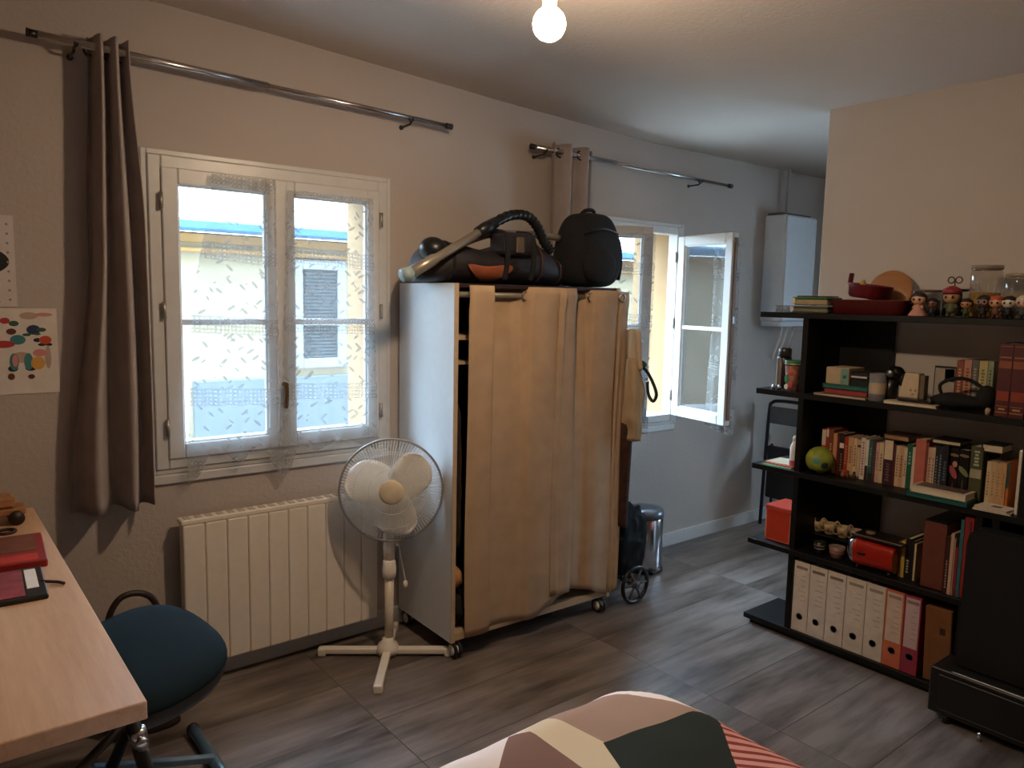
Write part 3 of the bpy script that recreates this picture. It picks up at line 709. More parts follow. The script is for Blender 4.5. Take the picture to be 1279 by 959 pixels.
for k in range(3):
    a0 = math.radians((148, 28, 268)[k])
    def blade(u, v):
        rr = .038+.148*u; half = .024+.062*math.sin(PI*min(1, .10+.62*u))**.9
        if u > .8: half *= (1-((u-.8)/.2)**2.2*.55)
        aa = a0+math.asin(max(-.95, min(.95, half*(2*v-1)/rr)))+.25*u
        return FM @ Vector((rr*math.cos(aa), rr*math.sin(aa), .012+.030*(2*v-1)*(1-.3*u)))
    b = MB(); b.sheet(blade, 14, 10); obj('blade', b, BL, fn, solid=.003)
b = MB(); b.lathe([(.05, -.062), (.056, -.075), (.05, -.14), (.03, -.165), (0, -.17)], FM, 28); obj('motor_housing', b, FW, fn)
hd = FM @ Vector((0, 0, -.11))
b = MB(); b.tube([hd+Vector((0, 0, -.04)), Vector((bc.x+.02, bc.y+.03, .52)), Vector((bc.x+.015, bc.y+.02, .46)), Vector((bc.x+.012, bc.y+.01, .40))], [.024, .02, .024, .022], 16); obj('neck', b, FW, fn)
b = MB(); b.lathe([(.018, .33), (.026, .335), (.030, .36), (.026, .405), (.02, .41)], Matrix.Translation((bc.x+.012, bc.y+.01, 0)), 22); obj('height_collar', b, FW, fn)
b = MB(); b.cyl((bc.x+.012, bc.y+.01, .03), (bc.x+.012, bc.y+.01, .35), .0185, 20); obj('column', b, mat('fan_column', '#d9cbb5', .4), fn)
b = MB(); b.lathe([(.045, .012), (.048, .03), (.04, .052), (.024, .062), (.022, .075)], Matrix.Translation((bc.x, bc.y, 0)), 28); obj('base_hub', b, FW, fn)
d1 = Vector((.808, -.589, 0)); d2 = Vector((-.589, -.808, 0))
for d, L in ((d1, .265), (-d1, .285), (d2, .315), (-d2, .255)):
    b = MB(); Mx = frame_M((bc.x, bc.y, 0), d); b.box(.03, L, -.017, .017, .010, .036, .006, Mx, 2); lg = obj('leg', b, FW, fn)
    b = MB(); b.box(L-.03, L+.004, -.018, .018, 0, .034, .006, Mx, 2); obj('foot', b, FW, lg)
b = MB(); b.tube(curve_pts([hd+Vector((.03, 0, -.05)), (1.56, 2.72, .55), (1.575, 2.70, .42), (1.60, 2.70, .30)]), .003, 6); b.ball((1.60, 2.70, .285), (.011, .011, .016)); obj('pull_cord', b, PLASTIC_W, fn)

# ================================================================== DESK CORNER
DX0, DX1, DY0, DY1, DZ = -.52, .300, 1.395, 2.915, .775
dk = thing('desk', 'light oak desk on black trestles at the left wall', 'desk', (-.1, 2.15, 0))
b = MB(); b.box(DX0, DX1, DY0, DY1, DZ-.034, DZ, .002); obj('desk_top', b, OAK, dk)
for y in (1.50, 2.78):
    b = MB(); b.box(DX0+.06, DX1-.06, y-.02, y+.02, DZ-.074, DZ-.034, .003); tl = obj('trestle', b, BLACKPLAST, dk)
    for x, dx in ((DX1-.015, .15), (DX0+.015, -.15)):
        b = MB(); b.tube([(x, y, DZ-.04), (x+dx, y, 0)], .0135, 12); lg = obj('leg', b, BLACKPLAST, tl)
        b = MB(); b.tube([(x+dx*.06, y, DZ-.075), (x-dx*2.2, y, .42)], .009, 10); obj('brace', b, DARKMETAL, tl)
        b = MB(); b.cyl((x+dx*.13, y-.028, .655), (x+dx*.13, y+.028, .655), .006, 10); b.cyl((x+dx*.13, y-.036, .655), (x+dx*.13, y-.028, .655), .012, 12); b.cyl((x+dx*.15, y, .64), (x+dx*.11, y, .67), .0165, 14); obj('clamp', b, CHROME, tl)
    b = MB(); b.tube([(DX1+.05, y, .42), (DX0-.05, y, .42)], .009, 10); obj('crossbar', b, DARKMETAL, tl)
# things on the desk
def slab(name, label, cat, corner, ang, w, d, h, m, group=None, bev=.003, parts=()):
    M = Matrix.Translation(corner) @ Matrix.Rotation(ang, 4, 'Z'); b = MB(); b.box(0, w, 0, d, 0, h, bev); b.b.transform(M)
    o = obj(name, b, m); tag(o, label, cat, group); ORIG[o] = Matrix()
    for pn, (x0, x1, y0, y1, z0, z1), pm in parts:
        b = MB(); b.box(x0, x1, y0, y1, z0, z1, min(.0015, (z1-z0)/3)); b.b.transform(M); obj(pn, b, pm, o)
    return o
REDB = cm('#8e1f1c', .4)
slab('book', 'red hardback book lying flat at the back of the desk', 'book', (-.14, 2.285, DZ), math.radians(-4), .40, .27, .020, REDB,
     parts=(('pages', (.004, .397, .004, .266, .003, .017), PAGES), ('cover_picture', (.02, .38, .10, .26, .020, .0208), mat('brown_cover_print', '#6d3b27', .4, var=.45, vs=14)), ('cover_stripe', (.02, .38, .012, .07, .020, .0208), cm('#c2352a', .4))))
slab('picture_frame', 'black framed colourful picture lying flat on the desk', 'frame', (-.20, 2.035, DZ), math.radians(-3), .43, .225, .012, BLACKPLAST,
     parts=(('picture', (.012, .385, .014, .212, .012, .0132), mat('pink_green_print', '#93404a', .35, var=.65, vs=16)), ('white_corner', (.39, .415, .06, .205, .012, .0135), PAPER)))
b = MB(); b.tube(curve_pts([(.225, 2.115, DZ+.012), (.245, 2.11, DZ+.008), (.262, 2.10, DZ+.006), (.272, 2.085, DZ+.005)]), [.004]*24+[.002], 6); tag(obj('pen', b, mat('brown_pen', '#3c2018', .4)), 'thin brown strap pen beside the framed picture on the desk', 'pen')
ty = thing('wooden_toy', 'small wooden toy truck at the back of the desk', 'toy', (.17, 2.78, DZ))
TW = wood_material('toy_wood', '#8a5a36', '#b98457', 'X')
b = MB(); b.box(.02, .262, 2.72, 2.80, DZ+.03, DZ+.05, .004); obj('chassis', b, TW, ty)
b = MB(); b.box(.16, .235, 2.725, 2.795, DZ+.05, DZ+.088, .008); obj('cab', b, TW, ty)
b = MB(); b.prism([(0, 0), (.13, 0), (.15, .035), (-.01, .028)], .07, frame_M((.02, 2.725, DZ+.05), (1, 0, 0), (0, -1, 0)) @ Matrix.Translation((0, 0, -.07))); obj('tray', b, TW, ty)
for x in (.06, .235):
    for y in (2.712, 2.80):
        b = MB(); b.cyl((x, y-.004, DZ+.022), (x, y+.010, DZ+.022), .022, 20); obj('wheel', b, mat('dark_toy_wheel', '#2c1d16', .5), ty)
b = MB(); b.tube([(.20+.024*math.cos(a), 2.64+.024*math.sin(a), DZ+.005) for a in [k*PI/14 for k in range(28)]], .005, 8, closed=True); tag(obj('ring', b, mat('dark_ring', '#3a2018', .5)), 'dark brown ring lying on the desk before the toy truck', 'ring')

# kneeling stool with dark teal seat
st = thing('stool', 'dark teal padded kneeling stool beside the desk', 'stool', (.60, 2.3, 0))
TEAL = fabric_material('dark_teal_cloth', '#1a2830', .0, 600)
SMt = frame_M((.478, 2.215, .475), (1, .42, .10), (-.10, -.42, 1))
def seat(u, v):
    a = 2*PI*u; th = PI*(v-.5); w = abs(math.cos(th))**.5
    r = (abs(math.cos(a))**2.6+abs(math.sin(a))**2.6)**(-1/2.6)
    return SMt @ Vector((.205*r*math.cos(a)*w, .190*r*math.sin(a)*w, .050*math.sin(th) if th > 0 else .012*math.sin(th)))
b = MB(); b.sheet(seat, 48, 20, wrap=True); bmesh.ops.remove_doubles(b.b, verts=b.b.verts, dist=1e-4); obj('seat', b, TEAL, st)
def shell(u, v):
    a = 2*PI*u; r = (abs(math.cos(a))**2.6+abs(math.sin(a))**2.6)**(-1/2.6); w = (.99, 1.0, .97, .86, 0.001)[min(4, int(v*4+.01))]
    return SMt @ Vector((.206*r*math.cos(a)*w, .191*r*math.sin(a)*w, (-.002, -.03, -.055, -.075, -.078)[min(4, int(v*4+.01))]))
b = MB(); b.sheet(shell, 48, 4, wrap=True); obj('seat_shell', b, BLACKPLAST, st)
SB = mat('blue_steel_tube', '#6f8794', .3, .6)
b = MB(); b.tube([(.690, 2.555, .022), (.692, 2.05, .022)], .019, 16); f1 = obj('floor_tube', b, SB, st)
for y in (2.555, 2.05):
    b = MB(); b.cyl((.69, y-.004, .022), (.69, y+.012, .022), .0205, 16); obj('end_cap', b, BLACKPLAST, f1)
b = MB(); b.box(-.005, .34, -.012, .012, -.01, .01, .002, frame_M((.682, 2.335, .035), (-1, .02, .28))); obj('cross_bar', b, SB, st)
b = MB(); b.tube([(.40, 2.33, .12), (.45, 2.27, .28), (.51, 2.21, .44)], .017, 12); obj('stem', b, BLACKPLAST, st)
b = MB(); b.tube([(.36, 2.12, .022), (.36, 2.55, .022)], .019, 16); b.tube([(.36, 2.335, .02), (.375, 2.335, .13)], .015, 10); obj('floor_tube', b, SB, st)

hb = thing('handbag', 'dark brown leather handbag standing on the floor behind the stool', 'bag', (.575, 2.72, 0))
def bag(u, v):
    a = 2*PI*u; r = (abs(math.cos(a))**5+abs(math.sin(a))**5)**(-.2); t = 1-.22*v-.30*max(0, v-.75)
    return Vector((.570+.115*r*math.cos(a)*(1-.12*v), 2.735+.085*r*math.sin(a)*t, .004+.355*v+.02*math.cos(2*a)*v))
b = MB(); b.sheet(bag, 44, 18, wrap=True); bmesh.ops.holes_fill(b.b, edges=b.b.edges[:]); obj('body', b, LEATHER, hb)
for dy in (.0,):
    b = MB(); b.tube(curve_pts([(.487, 2.735+dy, .33), (.478, 2.735+dy, .40), (.51, 2.735+dy, .462), (.56, 2.735+dy, .475), (.61, 2.735+dy, .45), (.635, 2.735+dy, .39), (.632, 2.735+dy, .33)]), .011, 8); obj('handle', b, LEATHER, hb)
b = MB(); b.tube(curve_pts([(.48, 2.73, .372), (.56, 2.73, .378), (.65, 2.73, .370)]), .0045, 6); obj('zipper', b, DARKMETAL, hb)

# ================================================================== POSTERS
INKC = dict(blue='#22304f', orange='#c04a24', teal='#3d7c80', red='#a83232', green='#2d5540', brown='#5d3527', yellow='#cf9a45', pink='#c9827c', black='#1c1b1e', sand='#b39a86', grey='#8b8380')
INKS = list(INKC); INKM = [mat('ink_'+k, v, .7) for k, v in INKC.items()]
def poster(label, x0, x1, z0, z1, paper, prints):
    """flat sheet on the wall; the print is in its mesh: (ink, centre x, centre z, radius x, radius z, inner fraction, from, to angle)"""
    b = MB(); b.box(x0, x1, WY-.003, WY-.0005, z0, z1); y = WY-.0033
    for n, (ink, x, z, rx, rz, inner, a0, a1) in enumerate(prints):
        b.mi = 1+INKS.index(ink); yy = y-.00002*n; K = 24; fs = []
        P = lambda a, k: b.b.verts.new((x+rx*k*math.cos(a), yy, z+rz*k*math.sin(a)))
        if inner:
            R = [(P(a0+(a1-a0)*i/K, 1), P(a0+(a1-a0)*i/K, inner)) for i in range(K+1)]
            for p, q in zip(R, R[1:]): fs.append(b.b.faces.new((p[0], q[0], q[1], p[1])))
        else: fs.append(b.b.faces.new([P(2*PI*i/16, 1) for i in range(16)]))
        for f in fs: f.material_index = b.mi
    return tag(obj('poster', b, [paper]+INKM), label, 'poster')
dots = [('grey', .270, 1.46+.03*k, .004, .004, 0, 0, 0) for k in range(9)] + [('grey', .24-.03*k, z, .004, .004, 0, 0, 0) for k in range(12) for z in (1.452, 1.712)]
poster('pale poster with a black curved letter, above the animal drawing', -.18, .289, 1.437, 1.728, mat('poster_paper_grey', '#cdc2bb', .8, var=.04),
       [('black', .11, 1.582, .163, .060, .66, -PI*.6, PI*.6)] + dots)
shapes = dict(sand=[(.318, 1.408, .026, .012), (.368, 1.27, .009, .038), (.292, 1.272, .026, .018)], blue=[(.330, 1.362, .020, .016)], green=[(.276, 1.383, .014, .009), (.352, 1.362, .014, .007), (.31, 1.346, .012, .005), (.34, 1.348, .010, .004)],
    black=[(.340, 1.328, .012, .007), (.352, 1.313, .012, .005), (.372, 1.313, .010, .005), (.268, 1.236, .014, .010), (.318, 1.236, .016, .009)], orange=[(.362, 1.328, .018, .014)],
    teal=[(.285, 1.33, .022, .016), (.272, 1.258, .013, .028), (.312, 1.258, .013, .028)], red=[(.252, 1.392, .014, .010), (.245, 1.316, .032, .012)], brown=[(.268, 1.357, .014, .010), (.262, 1.21, .010, .011), (.318, 1.208, .010, .008)],
    yellow=[(.338, 1.252, .020, .022)], pink=[(.360, 1.412, .026, .006), (.275, 1.262, .008, .02), (.345, 1.286, .02, .012)])
poster('white poster with coloured turtles and sea animals beside the curtain', -.15, .398, 1.152, 1.432, mat('poster_paper_white', '#d6ccc2', .8, var=.04),
       [(k, x, z, rx, rz, 0, 0, 0) for k, L in shapes.items() for x, z, rx, rz in L])

# ================================================================== BED
MATT = mat('mattress_cloth', '#c9bfae', .9)
BX0, BX1, BY0, BY1, BZ = -.55, 1.36, -1.0, 1.18, .590
bd2 = thing('bed', 'bed with its corner at the bottom edge of the view', 'bed', (.4, .1, 0))
b = MB(); b.box(BX0+.05, BX1-.05, BY0+.05, BY1-.05, .10, .28, .01); obj('bed_base', b, mat('bed_base_cloth', '#4a4440', .9), bd2)
b = MB(); b.box(BX0+.03, BX1-.03, BY0+.03, BY1-.03, .28, .50, .05, seg=4); obj('mattress', b, MATT, bd2)
for x in (BX0+.15, BX1-.15):
    for y in (BY0+.15, BY1-.15):
        b = MB(); b.cyl((x, y, 0), (x, y, .10), .025, 14); obj('leg', b, BLACKPLAST, bd2)
def duvet_material():
    t = NT('geometric_duvet'); tc = t.n('ShaderNodeTexCoord'); sp = t.n('ShaderNodeSeparateXYZ'); t.l(tc.outputs['Object'], sp.inputs[0]); X, Y = sp.outputs[0], sp.outputs[1]
    P = lambda px, py: at(px, py, 2, BZ+.008)
    def poly(pts, wob=0):
        pts = [P(*p) for p in pts]; ar = sum(a.x*c.y-c.x*a.y for a, c in zip(pts, pts[1:]+pts[:1])); m = None
        if ar < 0: pts = pts[::-1]
        for a, c in zip(pts, pts[1:]+pts[:1]):
            d = c-a; h = t.math('SUBTRACT', t.math('MULTIPLY', Y, d.x), t.math('MULTIPLY', X, d.y)); k = d.x*a.y-d.y*a.x
            g = t.math('GREATER_THAN', h, k); m = g if m is None else t.math('MULTIPLY', m, g)
        return m
    col = lin('#f2e8e6')
    def put(mask, c):
        nonlocal col; col = t.mix(mask, col, c)
    put(poly([(676, 898), (723, 871), (784, 873), (841, 883), (893, 895), (905, 1010), (700, 1010)]), lin('#a58b7e'))
    put(poly([(646, 918), (676, 898), (760, 939), (870, 1008), (790, 1006)]), lin('#d8c8ac'))
    put(poly([(636, 920), (662, 921), (715, 958), (785, 1012), (610, 1012)]), lin('#86685f'))
    put(poly([(753, 937), (865, 896), (895, 893), (922, 960), (936, 1010), (800, 1010)]), lin('#2e3430'))
    st_ = t.math('GREATER_THAN', t.math('SINE', t.math('ADD', t.math('MULTIPLY', X, 190.0), t.math('MULTIPLY', Y, 150.0))), -.25)
    put(poly([(894, 893), (1000, 870), (1120, 1010), (936, 1010)]), t.mix(st_, lin('#8a3f38'), lin('#d0968a')))
    # the rest of the cover repeats large triangles out of view
    return t.done(t.pbsdf(col, .9, 0, .15, t.bump(t.noise(tc.outputs['Object'], 700, 1), .1, .002)))
DUV = duvet_material()
def duv(u, v):
    # u,v over the bed plus an overhang; rounded over the edges
    W, D = BX1-BX0, BY1-BY0; cx_, cy_ = (BX0+BX1)/2, (BY0+BY1)/2; H = .30; rr = .08; rc = .15
    def sd(x, y):
        qx, qy = abs(x-cx_)-W/2+rc, abs(y-cy_)-D/2+rc
        return math.hypot(max(qx, 0), max(qy, 0))+min(max(qx, qy), 0)-rc
    x = BX0-.16+(W+.32)*u; y = BY0-.16+(D+.32)*v
    s = sd(x, y)
    if s <= -rr: z = BZ
    elif s <= .0: z = BZ-rr+math.sqrt(max(0, rr*rr-(s+rr)**2))
    else:
        # pull onto the vertical side
        e = .001; gx = (sd(x+e, y)-sd(x-e, y))/(2*e); gy = (sd(x, y+e)-sd(x, y-e))/(2*e); l = math.hypot(gx, gy) or 1
        k = min(s, .17); x -= gx/l*(s-.012*math.sin(x*22+y*19)*min(1, k/.05)); y -= gy/l*(s-.012*math.sin(x*22+y*19)*min(1, k/.05)); z = BZ-rr-k*1.9
    puff = .012*noise.noise(Vector((x*3.1, y*3.1, 0)))+.006*noise.noise(Vector((x*9, y*9, 2)))
    return Vector((x, y, z+puff+.012))
b = MB(); b.sheet(duv, 150, 160); tag(obj('duvet', b, DUV, solid=.02), 'duvet with pink, cream, green and red geometric patches on the bed', 'duvet')
# ================================================================== BOOKCASE
BF, BB = 3.03, 3.322
T = [1.459, 1.112, .764, .410, .046]      # tops of the five shelves
TH = .024
def Yp(px, py, X=3.06): return at(px, py, 0, X).y
YEND = .45
bc_ = thing('bookcase', 'tall black open bookcase with overhanging shelves before the partition', 'bookcase', (3.19, 1.2, 0))
for i, t in enumerate(T):
    b = MB(); b.box(BF, BB, YEND, 2.004, t-TH, t, .0015); obj('shelf', b, BLACK, bc_)
def upright(y, i0, i1, x0=BF+.004, x1=BB, w=.026):
    b = MB(); b.box(x0, x1, y, y+w, T[i1], T[i0]-TH, .001); obj('upright', b, BLACK, bc_)
for i in range(4): upright(1.768, i, i+1)
upright(.905, 0, 1); upright(.90, 1, 2); upright(.978, 2, 3); upright(1.078, 3, 4) if False else None
upright(.56, 0, 1); upright(.56, 1, 2); upright(.56, 2, 3); upright(.56, 3, 4)
for (i, px, py) in ((0, 1116, 430), (1, 1105, 530), (2, 1098, 640), (3, 1092, 735)):
    b = MB(); b.box(BB-.016, BB-.001, Yp(px, py, BB-.016), 1.766, T[i+1], T[i]-TH); obj('back_strip', b, BLACK, bc_)
b = MB(); b.box(BF+.004, BB, 1.066, 1.090, T[4], T[3]-TH, .001); obj('upright', b, BLACK, bc_)
b = MB(); b.box(BF+.004, BB, 1.034, 1.058, T[3], T[2]-TH, .001); obj('upright', b, BLACK, bc_)
b = MB(); b.box(BF+.02, BB-.02, YEND+.02, 1.98, 0, T[4]-TH); obj('plinth', b, BLACK, bc_)

def box_thing(name, label, cat, x0, x1, y0, y1, z0, z1, m, group=None, bev=.002, parts=(), lean=0, rz=0):
    """a bevelled box standing on z0; parts are given in the same world frame; lean tips it sideways, rz turns it"""
    c = Vector(((x0+x1)/2, (y0+y1)/2, z0))
    M = Matrix.Translation(c) @ Matrix.Rotation(rz, 4, 'Z') @ Matrix.Rotation(lean, 4, 'X') @ Matrix.Translation(-c)
    b = MB(); b.box(x0, x1, y0, y1, z0, z1, bev); b.b.transform(M); o = obj(name, b, m); ORIG[o] = Matrix(); tag(o, label, cat, group)
    for pn, q, pm in parts:
        b = MB(); b.box(*q, bev=0); b.b.transform(M); obj(pn, b, pm, o)
    return o
def book(label, y0, y1, z, h, col, depth=.125, xf=3.14, group='books on the third shelf', lean=0, band=None, bandcol=None, title=None, rz=0):
    """upright book, spine towards the room (low x): cover shell, page block, printed band and title"""
    w = y1-y0-.0012; y0 += .0006; t = min(.0022, w*.16); x0, x1 = xf, xf+depth; z += .0005
    dz = abs(math.sin(lean))*w if lean else 0
    c = Vector(((x0+x1)/2, y0+w/2, z)); M = Matrix.Translation((0, 0, dz/2)) @ Matrix.Translation(c) @ Matrix.Rotation(rz, 4, 'Z') @ Matrix.Rotation(lean, 4, 'X') @ Matrix.Translation(-c)
    b = MB(); b.box(x0, x1, y0, y0+t, z, z+h); b.box(x0, x1, y0+w-t, y0+w, z, z+h); b.box(x0, x0+t*1.2, y0+t, y0+w-t, z, z+h)
    bmesh.ops.remove_doubles(b.b, verts=b.b.verts, dist=1e-5); b.b.transform(M)
    o = obj('book', b, cm(col, .5)); ORIG[o] = Matrix(); tag(o, label, 'book', group)
    b = MB(); b.box(x0+t*1.2, x1-.004, y0+t, y0+w-t, z+.003, z+h-.003); b.b.transform(M); obj('pages', b, PAGES, o)
    if band:
        b = MB(); b.box(x0-.0006, x0, y0+w*.04, y0+w*.96, z+h*band[0], z+h*band[1]); b.b.transform(M); obj('spine_band', b, cm(bandcol, .5), o)
    if title:
        b = MB(); a0, a1, c_ = title
        n = max(4, int((a1-a0)*h/.011))
        for k in range(n):
            q0 = z+h*(a0+(a1-a0)*k/n); q1 = q0+h*(a1-a0)/n*.62
            ww = (.22, .16, .20, .14)[k % 4]*w
            b.box(x0-.0010, x0-.0003, y0+w/2-ww, y0+w/2+ww, q0, q1)
        b.b.transform(M); obj('spine_title', b, cm(c_, .6), o)
    return o
def flat_book(label, x0, x1, y0, y1, z, h, col, group=None, rz=0, pic=None, name='book', cat='book', picbox=None, pagecol=None):
    z += .0005; t = min(.003, h*.18); c = Vector(((x0+x1)/2, (y0+y1)/2, z)); M = Matrix.Translation(c) @ Matrix.Rotation(rz, 4, 'Z') @ Matrix.Translation(-c)
    b = MB(); b.box(x0, x1, y0, y1, z, z+t); b.box(x0, x1, y0, y1, z+h-t, z+h); b.box(x0, x1, y1-t, y1, z+t, z+h-t)
    bmesh.ops.remove_doubles(b.b, verts=b.b.verts, dist=1e-5); b.b.transform(M)
    o = obj(name, b, cm(col, .45)); ORIG[o] = Matrix(); tag(o, label, cat, group)
    b = MB(); b.box(x0+.003, x1-.003, y0+.003, y1-t, z+t, z+h-t); b.b.transform(M); obj('pages', b, PAGES if not pagecol else cm(pagecol, .8), o)
    if pic:
        q = picbox or (.08, .92, .08, .92); b = MB(); b.box(x0+(x1-x0)*q[0], x0+(x1-x0)*q[1], y0+(y1-y0)*q[2], y0+(y1-y0)*q[3], z+h, z+h+.0006); b.b.transform(M); obj('cover_print', b, pic, o)
    return o

# ---- third shelf: the long row of books (left to right in the photograph = falling y)
row = [ # px0 px1 height colour band bandcol title label
 (1022.5, 1028, .190, '#a8442e', (.62, .98), '#d9c6ad', None, 'red paperback with pale top band, first in the row on the third shelf'),
 (1028, 1031.3, .197, '#9e3a2a', (.80, .97), '#e0d0bc', None, 'thin red book second in the row, behind the green ball'),
 (1031.3, 1037, .193, '#7c4029', None, None, (.3, .7, '#caa27c'), 'brown paperback third in the row, above the green ball'),
 (1037, 1042, .178, '#c98f68', (.0, .3), '#d6bb98', None, 'tan orange paperback between the brown one and the dark red one'),
 (1042, 1045, .170, '#6e1f1c', None, None, None, 'thin dark red book left of the black spine with white label'),
 (1045, 1051, .180, '#241b1d', (.66, .78), '#e6ddd0', (.1, .55, '#8a6a52'), 'black book with white label near the left of the third shelf row'),
 (1051, 1056, .172, '#a53a24', None, None, (.3, .8, '#cc7a55'), 'bright brick red book right of the black one with white label'),
 (1056, 1062.5, .172, '#c99f78', None, None, (.35, .8, '#9a6a45'), 'wide peach paperback right of the brick red book'),
 (1062.5, 1067.5, .170, '#d8bd97', None, None, (.3, .85, '#8a6c4a'), 'cream paperback, second from the brick red book'),
 (1067.5, 1072, .168, '#cbb08c', (.80, .86), '#5a4534', None, 'cream paperback with one thin dark line near its top'),
 (1072, 1078, .178, '#dccfc2', None, None, (.1, .93, '#b06a72'), 'white paperback with tall pink spine title'),
 (1078, 1082, .172, '#d9cfc4', (.0, .36), '#2a2026', None, 'white paperback with black lower third, left of the teal book'),
 (1082, 1087, .172, '#2c5a54', (.0, .2), '#2a2226', (.35, .85, '#6f9a90'), 'teal paperback near the middle of the third shelf row'),
 (1087, 1091, .170, '#4a2a38', None, None, (.2, .8, '#6f4a55'), 'thin dark plum book right of the teal paperback'),
 (1091, 1095, .168, '#c9a194', None, None, (.3, .8, '#a5736a'), 'pinkish paperback two places right of the teal one'),
 (1095, 1101, .170, '#cfb894', None, None, (.3, .75, '#8a6f50'), 'cream paperback left of the tall two-tone cream and plum book'),
 (1101, 1112.7, .186, '#3c1d2a', (.56, .99), '#d9c5a6', (.08, .50, '#7d5560'), 'thick book, cream above and dark plum below, middle of the third shelf'),
 (1112.7, 1116, .172, '#5c1d1e', None, None, None, 'thin dark red book right of the two-tone cream and plum book'),
 (1116, 1120.5, .168, '#cdb493', None, None, (.25, .8, '#8c7357'), 'cream paperback right of the thin dark red book'),
 (1120.5, 1126, .168, '#c79c78', None, None, (.25, .8, '#a3512f'), 'light orange paperback with red spine title, left of the green book'),
 (1126, 1130, .166, '#cfc0a8', None, None, (.3, .7, '#83735c'), 'pale beige paperback directly left of the green book'),
 (1130, 1136.5, .182, '#1d5a44', None, None, (.55, .85, '#7fae97'), 'dark green tall book left of the big salmon book'),
 (1136.5, 1140, .172, '#d6c5ab', None, None, None, 'thin cream book squeezed between green book and salmon book'),
 (1140, 1152.5, .208, '#c06a5a', None, None, None, 'big salmon pink book standing in the third shelf row'),
 (1152.5, 1156, .200, '#7b3a32', None, None, None, 'thin maroon book touching the right side of the salmon book'),
 (1156, 1160.5, .182, '#c9a58c', None, None, (.2, .8, '#94695a'), 'beige pink paperback, second right of the salmon book'),
 (1160.5, 1165, .182, '#cdb7a0', None, None, (.2, .8, '#8d7664'), 'pale beige paperback left of the dark blue spines'),
 (1165, 1169.5, .195, '#1d2023', None, None, (.2, .8, '#7d8586'), 'black paperback with grey title, first of the dark spines'),
 (1169.5, 1174, .192, '#232a36', None, None, (.15, .85, '#8795a3'), 'dark blue paperback with pale title, second of the dark spines'),
 (1174, 1181, .200, '#191a20', None, None, (.3, .7, '#566a8a'), 'black paperback, third of the dark spines'),
]
XF = 3.135
for (p0, p1, h, col, band, bcol, title, label) in row:
    y1, y0 = Yp(p0, 606, XF), Yp(p1, 612 if p1 > 1120 else 606, XF)
    book(label, y0, y1, T[2], h, col, .12 if h < .2 else .14, XF, band=band, bandcol=bcol, title=title)
# two books showing their front covers, then the right hand group
def cover_book(label, p0, p1, h, col, prints, xf, group='books on the third shelf'):
    y1, y0 = Yp(p0, 615, xf), Yp(p1, 620, xf)
    o = box_thing('book', label, 'book', xf, xf+.022, y0+.001, y1-.001, T[2]+.0005, T[2]+h, cm(col, .35), group, .0015)
    b = MB(); b.box(xf+.003, xf+.019, y0+.003, y1-.003, T[2]+.003, T[2]+h+.0004); obj('pages', b, PAGES, o)
    for nm, cy, cz_, ry, rz_, c, rot in prints:
        b = MB(); b.ball((0, 0, 0), (.0006, ry, rz_), u=20, v=10); b.b.transform(Matrix.Translation((xf, y0+(y1-y0)*cy, T[2]+h*cz_)) @ Matrix.Rotation(rot, 4, 'X')); obj(nm, b, cm(c, .5), o)
    return o
cover_book('black book facing out with a pink and red parrot picture', 1181, 1194, .196, '#141214', [('printed_bird', .5, .50, .011, .028, '#b0505a', -.5), ('printed_head', .36, .66, .009, .012, '#c88a80', 0), ('printed_perch', .45, .16, .003, .026, '#7a3a34', 0), ('printed_stripe', .5, .84, .018, .006, '#8a7358', .1)], 3.150)
cover_book('black book facing out with a green parrot picture', 1194, 1207, .190, '#121412', [('printed_bird', .5, .56, .010, .026, '#7c8458', -.8), ('printed_perch', .5, .24, .003, .03, '#5f4a36', 0), ('printed_stripe', .5, .88, .018, .006, '#8a7358', .1)], 3.152)
y1, y0 = Yp(1207.5, 625, 3.12), Yp(1223, 628, 3.12)
book('thick olive green book with pale label in the middle of its spine', y0, y1, T[2], .215, '#4a4a2b', .14, 3.12, band=(.44, .60), bandcol='#a59a80', title=(.66, .95, '#a9b39a'))
y1, y0 = Yp(1223.5, 628, 3.14), Yp(1227.5, 628, 3.14)
book('thin black book right of the olive green one', y0, y1, T[2], .20, '#161415', .13, 3.14)
for p0, p1, h, col, lab in ((1228, 1234, .168, '#d0b58e', 'cream paperback, first of four pale ones at the right of the row'), (1234, 1240, .170, '#c9a97e', 'cream paperback, second of four pale ones at the right of the row'), (1240, 1247, .168, '#c4a176', 'cream paperback, third of four pale ones at the right of the row'), (1247, 1253, .170, '#c79a68', 'tan paperback, last of four pale ones at the right of the row')):
    y1, y0 = Yp(p0, 633, 3.115), Yp(p1, 635, 3.115); book(lab, y0, y1, T[2], h, col, .12, 3.115, title=(.25, .8, '#a08560'))
y1, y0 = Yp(1253.4, 636, 3.115), Yp(1257, 637, 3.115)
book('thin book, teal above and orange below, at the right end of the row', y0, y1, T[2], .178, '#c06a2c', .12, 3.115, band=(.45, .99), bandcol='#22544e')
# beyond the upright at the right edge of the picture
for p0, p1, h, col, lab, ti in ((1265.5, 1269.5, .235, '#d9cdb8', 'tall thin white book right of the upright at the picture edge', None), (1269.8, 1276, .25, '#1c2426', 'tall black book right of the thin white one at the picture edge', '#8a9698'), (1276.3, 1283, .235, '#b0552a', 'tall orange book at the right edge of the third shelf', None)):
    y1, y0 = Yp(p0, 645, 3.07), Yp(p1, 648, 3.07); book(lab, y0, y1, T[2], h, col, .17, 3.07, title=(.3, .8, ti) if ti else None)
